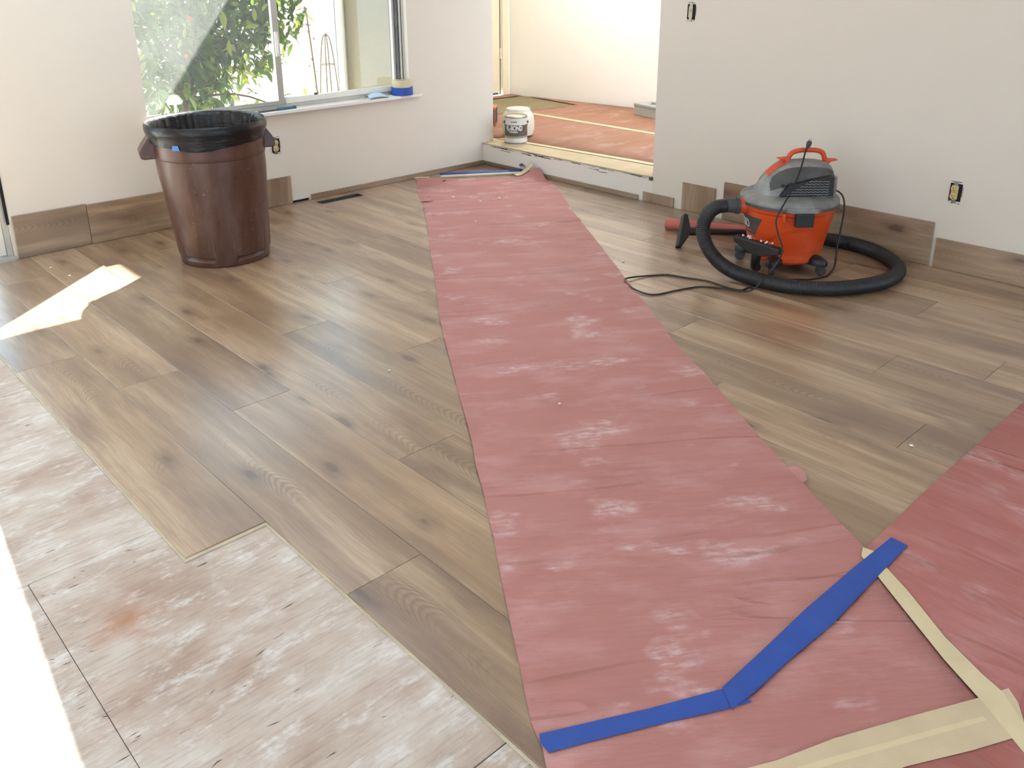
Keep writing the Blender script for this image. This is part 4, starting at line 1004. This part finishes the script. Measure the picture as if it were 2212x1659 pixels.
# ------------------------------------------------------------------ uncovered electrical boxes
def outlet(name, label, pos, wall, kind='duplex', tilt=0.0):
    t = thing(name, label, 'outlet' if kind == 'duplex' else 'switch', pos)
    # local: x = along wall to the viewer's right, y = up, z = out of the wall
    if wall == 'A': ax = Vector((1, 0, 0)); nz = Vector((0, -1, 0))
    else: ax = Vector((0, -1, 0)); nz = Vector((-1, 0, 0))
    up = Vector((0, 0, 1)); R_ = Matrix(((ax.x, up.x, nz.x, pos[0]), (ax.y, up.y, nz.y, pos[1]), (ax.z, up.z, nz.z, pos[2]), (0, 0, 0, 1)))
    t.matrix_world = R_ @ Matrix.Rotation(tilt, 4, 'Z')
    obj('box_opening', MB().box(-0.027, -0.045, 0.0, 0.032, 0.046, 0.0012), 'dark_gap', t, smooth=False)  # flat near-black sheet on the wall stands for shade inside the box
    m = MB(); rr = random.Random(len(label))
    for s in (1, -1):
        for i in range(4):
            x = -0.028+0.014*i+rr.random()*0.006; y = s*(0.050+rr.random()*0.009)
            m.box(x, y, 0, x+0.012, y+0.003, 0.0012)
    m.box(0.034, -0.02, 0, 0.036, 0.03, 0.001)
    obj('torn_edge', m, 'dgrey', t, smooth=False)['kind'] = 'stuff'
    obj('yoke', MB().box(-0.010, -0.055, 0.001, 0.010, 0.055, 0.004), 'steel' if kind == 'duplex' else 'beige', t, smooth=False)
    if kind == 'duplex':
        obj('body', MB().box(-0.018, -0.036, 0.0012, 0.016, 0.036, 0.009), 'ivory', t, smooth=False, bev=0.002)
        for s in (1, -1):
            f = obj('face', MB().lathe([(0.0182, 0.009), (0.0182, 0.0125), (0.0165, 0.0135)], 24, cap0=False), 'ivory', t, (-0.001, s*0.0195, 0))
            obj('slot', MB().box(-0.0075, 0.001, 0.0134, -0.0055, 0.010, 0.0139).box(0.0050, 0.002, 0.0134, 0.0070, 0.010, 0.0139).box(-0.0025, -0.010, 0.0134, 0.0022, -0.0055, 0.0139), 'dark_gap', f, smooth=False)
        obj('screw', MB().cyl((-0.001, 0, 0.009), (-0.001, 0, 0.0105), 0.003, seg=10), 'steel', t)
    else:
        obj('body', MB().box(-0.015, -0.033, 0.0012, 0.013, 0.033, 0.007), 'beige', t, smooth=False, bev=0.002)
        obj('toggle', MB().extr([(-0.005, -0.004, 0.007), (0.005, -0.004, 0.007), (0.005, 0.016, 0.016), (-0.005, 0.016, 0.016)], (0, 0.006, 0.0)), 'beige', t, smooth=False)
    return t
outlet('wall_outlet', 'uncovered yellowed outlet beside the bin under the window', (2.782, YA-0.0006, 0.410), 'A')
outlet('wall_outlet', 'uncovered yellowed outlet low on the right wall', (XB-0.0006, 1.605, 0.412), 'B', tilt=-0.02)
outlet('wall_switch', 'uncovered pale light switch high on the wall beside the opening', (XB-0.0006, 3.288, 1.252), 'B', 'switch', tilt=-0.03)

# ------------------------------------------------------------------ things on the sill
SZ = 0.6405
r1 = thing('tape_roll', 'roll of blue tape standing at the right end of the sill', 'tape roll', (3.853, 5.245, SZ), 0.4)
def roll_mesh(ro, ri, h): return MB().lathe([(ri, 0), (ro, 0), (ro, h), (ri, h), (ri, 0)], 40, cap0=False, cap1=False)
obj('tape', roll_mesh(0.078, 0.042, 0.056), 'blue', r1)
obj('cardboard_core', roll_mesh(0.0422, 0.038, 0.056), 'mask_wide', r1)
r2 = thing('tape_roll', 'smaller roll of cream masking tape on top of the blue roll', 'tape roll', (3.85, 5.245, SZ+0.0565))
obj('tape', roll_mesh(0.068, 0.040, 0.050), 'mask', r2)
obj('cardboard_core', roll_mesh(0.0402, 0.036, 0.050), 'mask_wide', r2)
fm = thing('face_mask', 'pale blue folded face mask on the sill beside the tape rolls', 'face mask', (3.625, 5.245, SZ))
rows = []
for i in range(9):
    q = i/8; rows.append([(-0.10+0.175*q+0.01*j, -0.05+0.085*(j/4), 0.004+0.030*math.sin(PI*min(1, q*0.9+0.15))*(0.35+0.65*j/4)+0.004*(j % 2)) for j in range(5)])
o = obj('cloth', MB().grid(rows), 'mask_cloth', fm, ang=70); o.modifiers.new('thick', 'SOLIDIFY').thickness = 0.0012
obj('ear_loop', MB().tube([(-0.095, -0.05, 0.005), (-0.15, -0.055, 0.004), (-0.165, -0.02, 0.004), (-0.09, 0.03, 0.012)], 0.0016, 6), 'white_plastic', fm)
obj('ear_loop', MB().tube([(0.08, -0.045, 0.012), (0.12, -0.045, 0.004), (0.13, -0.01, 0.004), (0.10, 0.03, 0.012)], 0.0016, 6), 'white_plastic', fm)
pn = thing('scraper', 'thin teal and dark handled scraper on the sill by the bin', 'tool', (2.85, 5.235, SZ), 0.03)
obj('grip', MB().box(-0.03, -0.012, 0, 0.095, 0.012, 0.016), 'teal', pn, smooth=False, bev=0.004)
obj('blade', MB().box(-0.17, -0.010, 0.002, -0.03, 0.010, 0.009), 'dgrey', pn, smooth=False, bev=0.002)
obj('end_cap', MB().box(0.095, -0.0125, 0, 0.108, 0.0125, 0.017), 'dgrey', pn, smooth=False)

# ------------------------------------------------------------------ small debris
def crumb(mb, x, y, z, s, rg):
    c = Vector((x, y, z+s*0.4))
    vs = [c+Vector((s*(0.7+rg.random()*0.6)*dx, s*(0.7+rg.random()*0.6)*dy, s*0.5*dz)) for dx, dy, dz in ((1, 0, 0), (-1, 0, 0), (0, 1, 0), (0, -1, 0), (0, 0, 1), (0, 0, -.8))]
    mb.add(vs, [(0, 2, 4), (2, 1, 4), (1, 3, 4), (3, 0, 4), (2, 0, 5), (1, 2, 5), (3, 1, 5), (0, 3, 5)])
rg = random.Random(2)
for (x, y, z, sz, where) in ((3.74, 4.55, .006, .012, 'on the runner beside the far torn flap'), (3.95, 4.30, .006, .013, 'left one of a pair on the far end of the runner'), (3.99, 4.28, .006, .011, 'right one of a pair on the far end of the runner'), (3.80, 4.33, .006, .009, 'on the runner just in front of the pair of crumbs'),
        (3.45, 3.98, .006, .008, 'near the left border of the runner below the torn flaps'), (3.66, 3.62, .006, .007, 'near the right border of the runner, far half'), (1.25, 4.72, 0, .009, 'on the planks between sun patch and left wall boards'), (1.22, 4.93, 0, .008, 'on the planks close to the glass door'),
        (1.80, 2.62, 0, .007, 'on the bare planks left of the runner'), (3.52, 2.84, 0, .01, 'on the planks between runner and black nozzle'), (2.72, .95, 0, .009, 'on the planks above the right paper sheet'), (2.08, 1.95, .006, .007, 'in the middle of the runner')):
    m = MB(); crumb(m, 0, 0, 0, sz, rg)
    o = obj('plaster_crumb', m, 'white_paper', None, (x, y, z), smooth=False)
    tag(o, 'white crumb ' + where, 'debris', 'plaster crumbs')
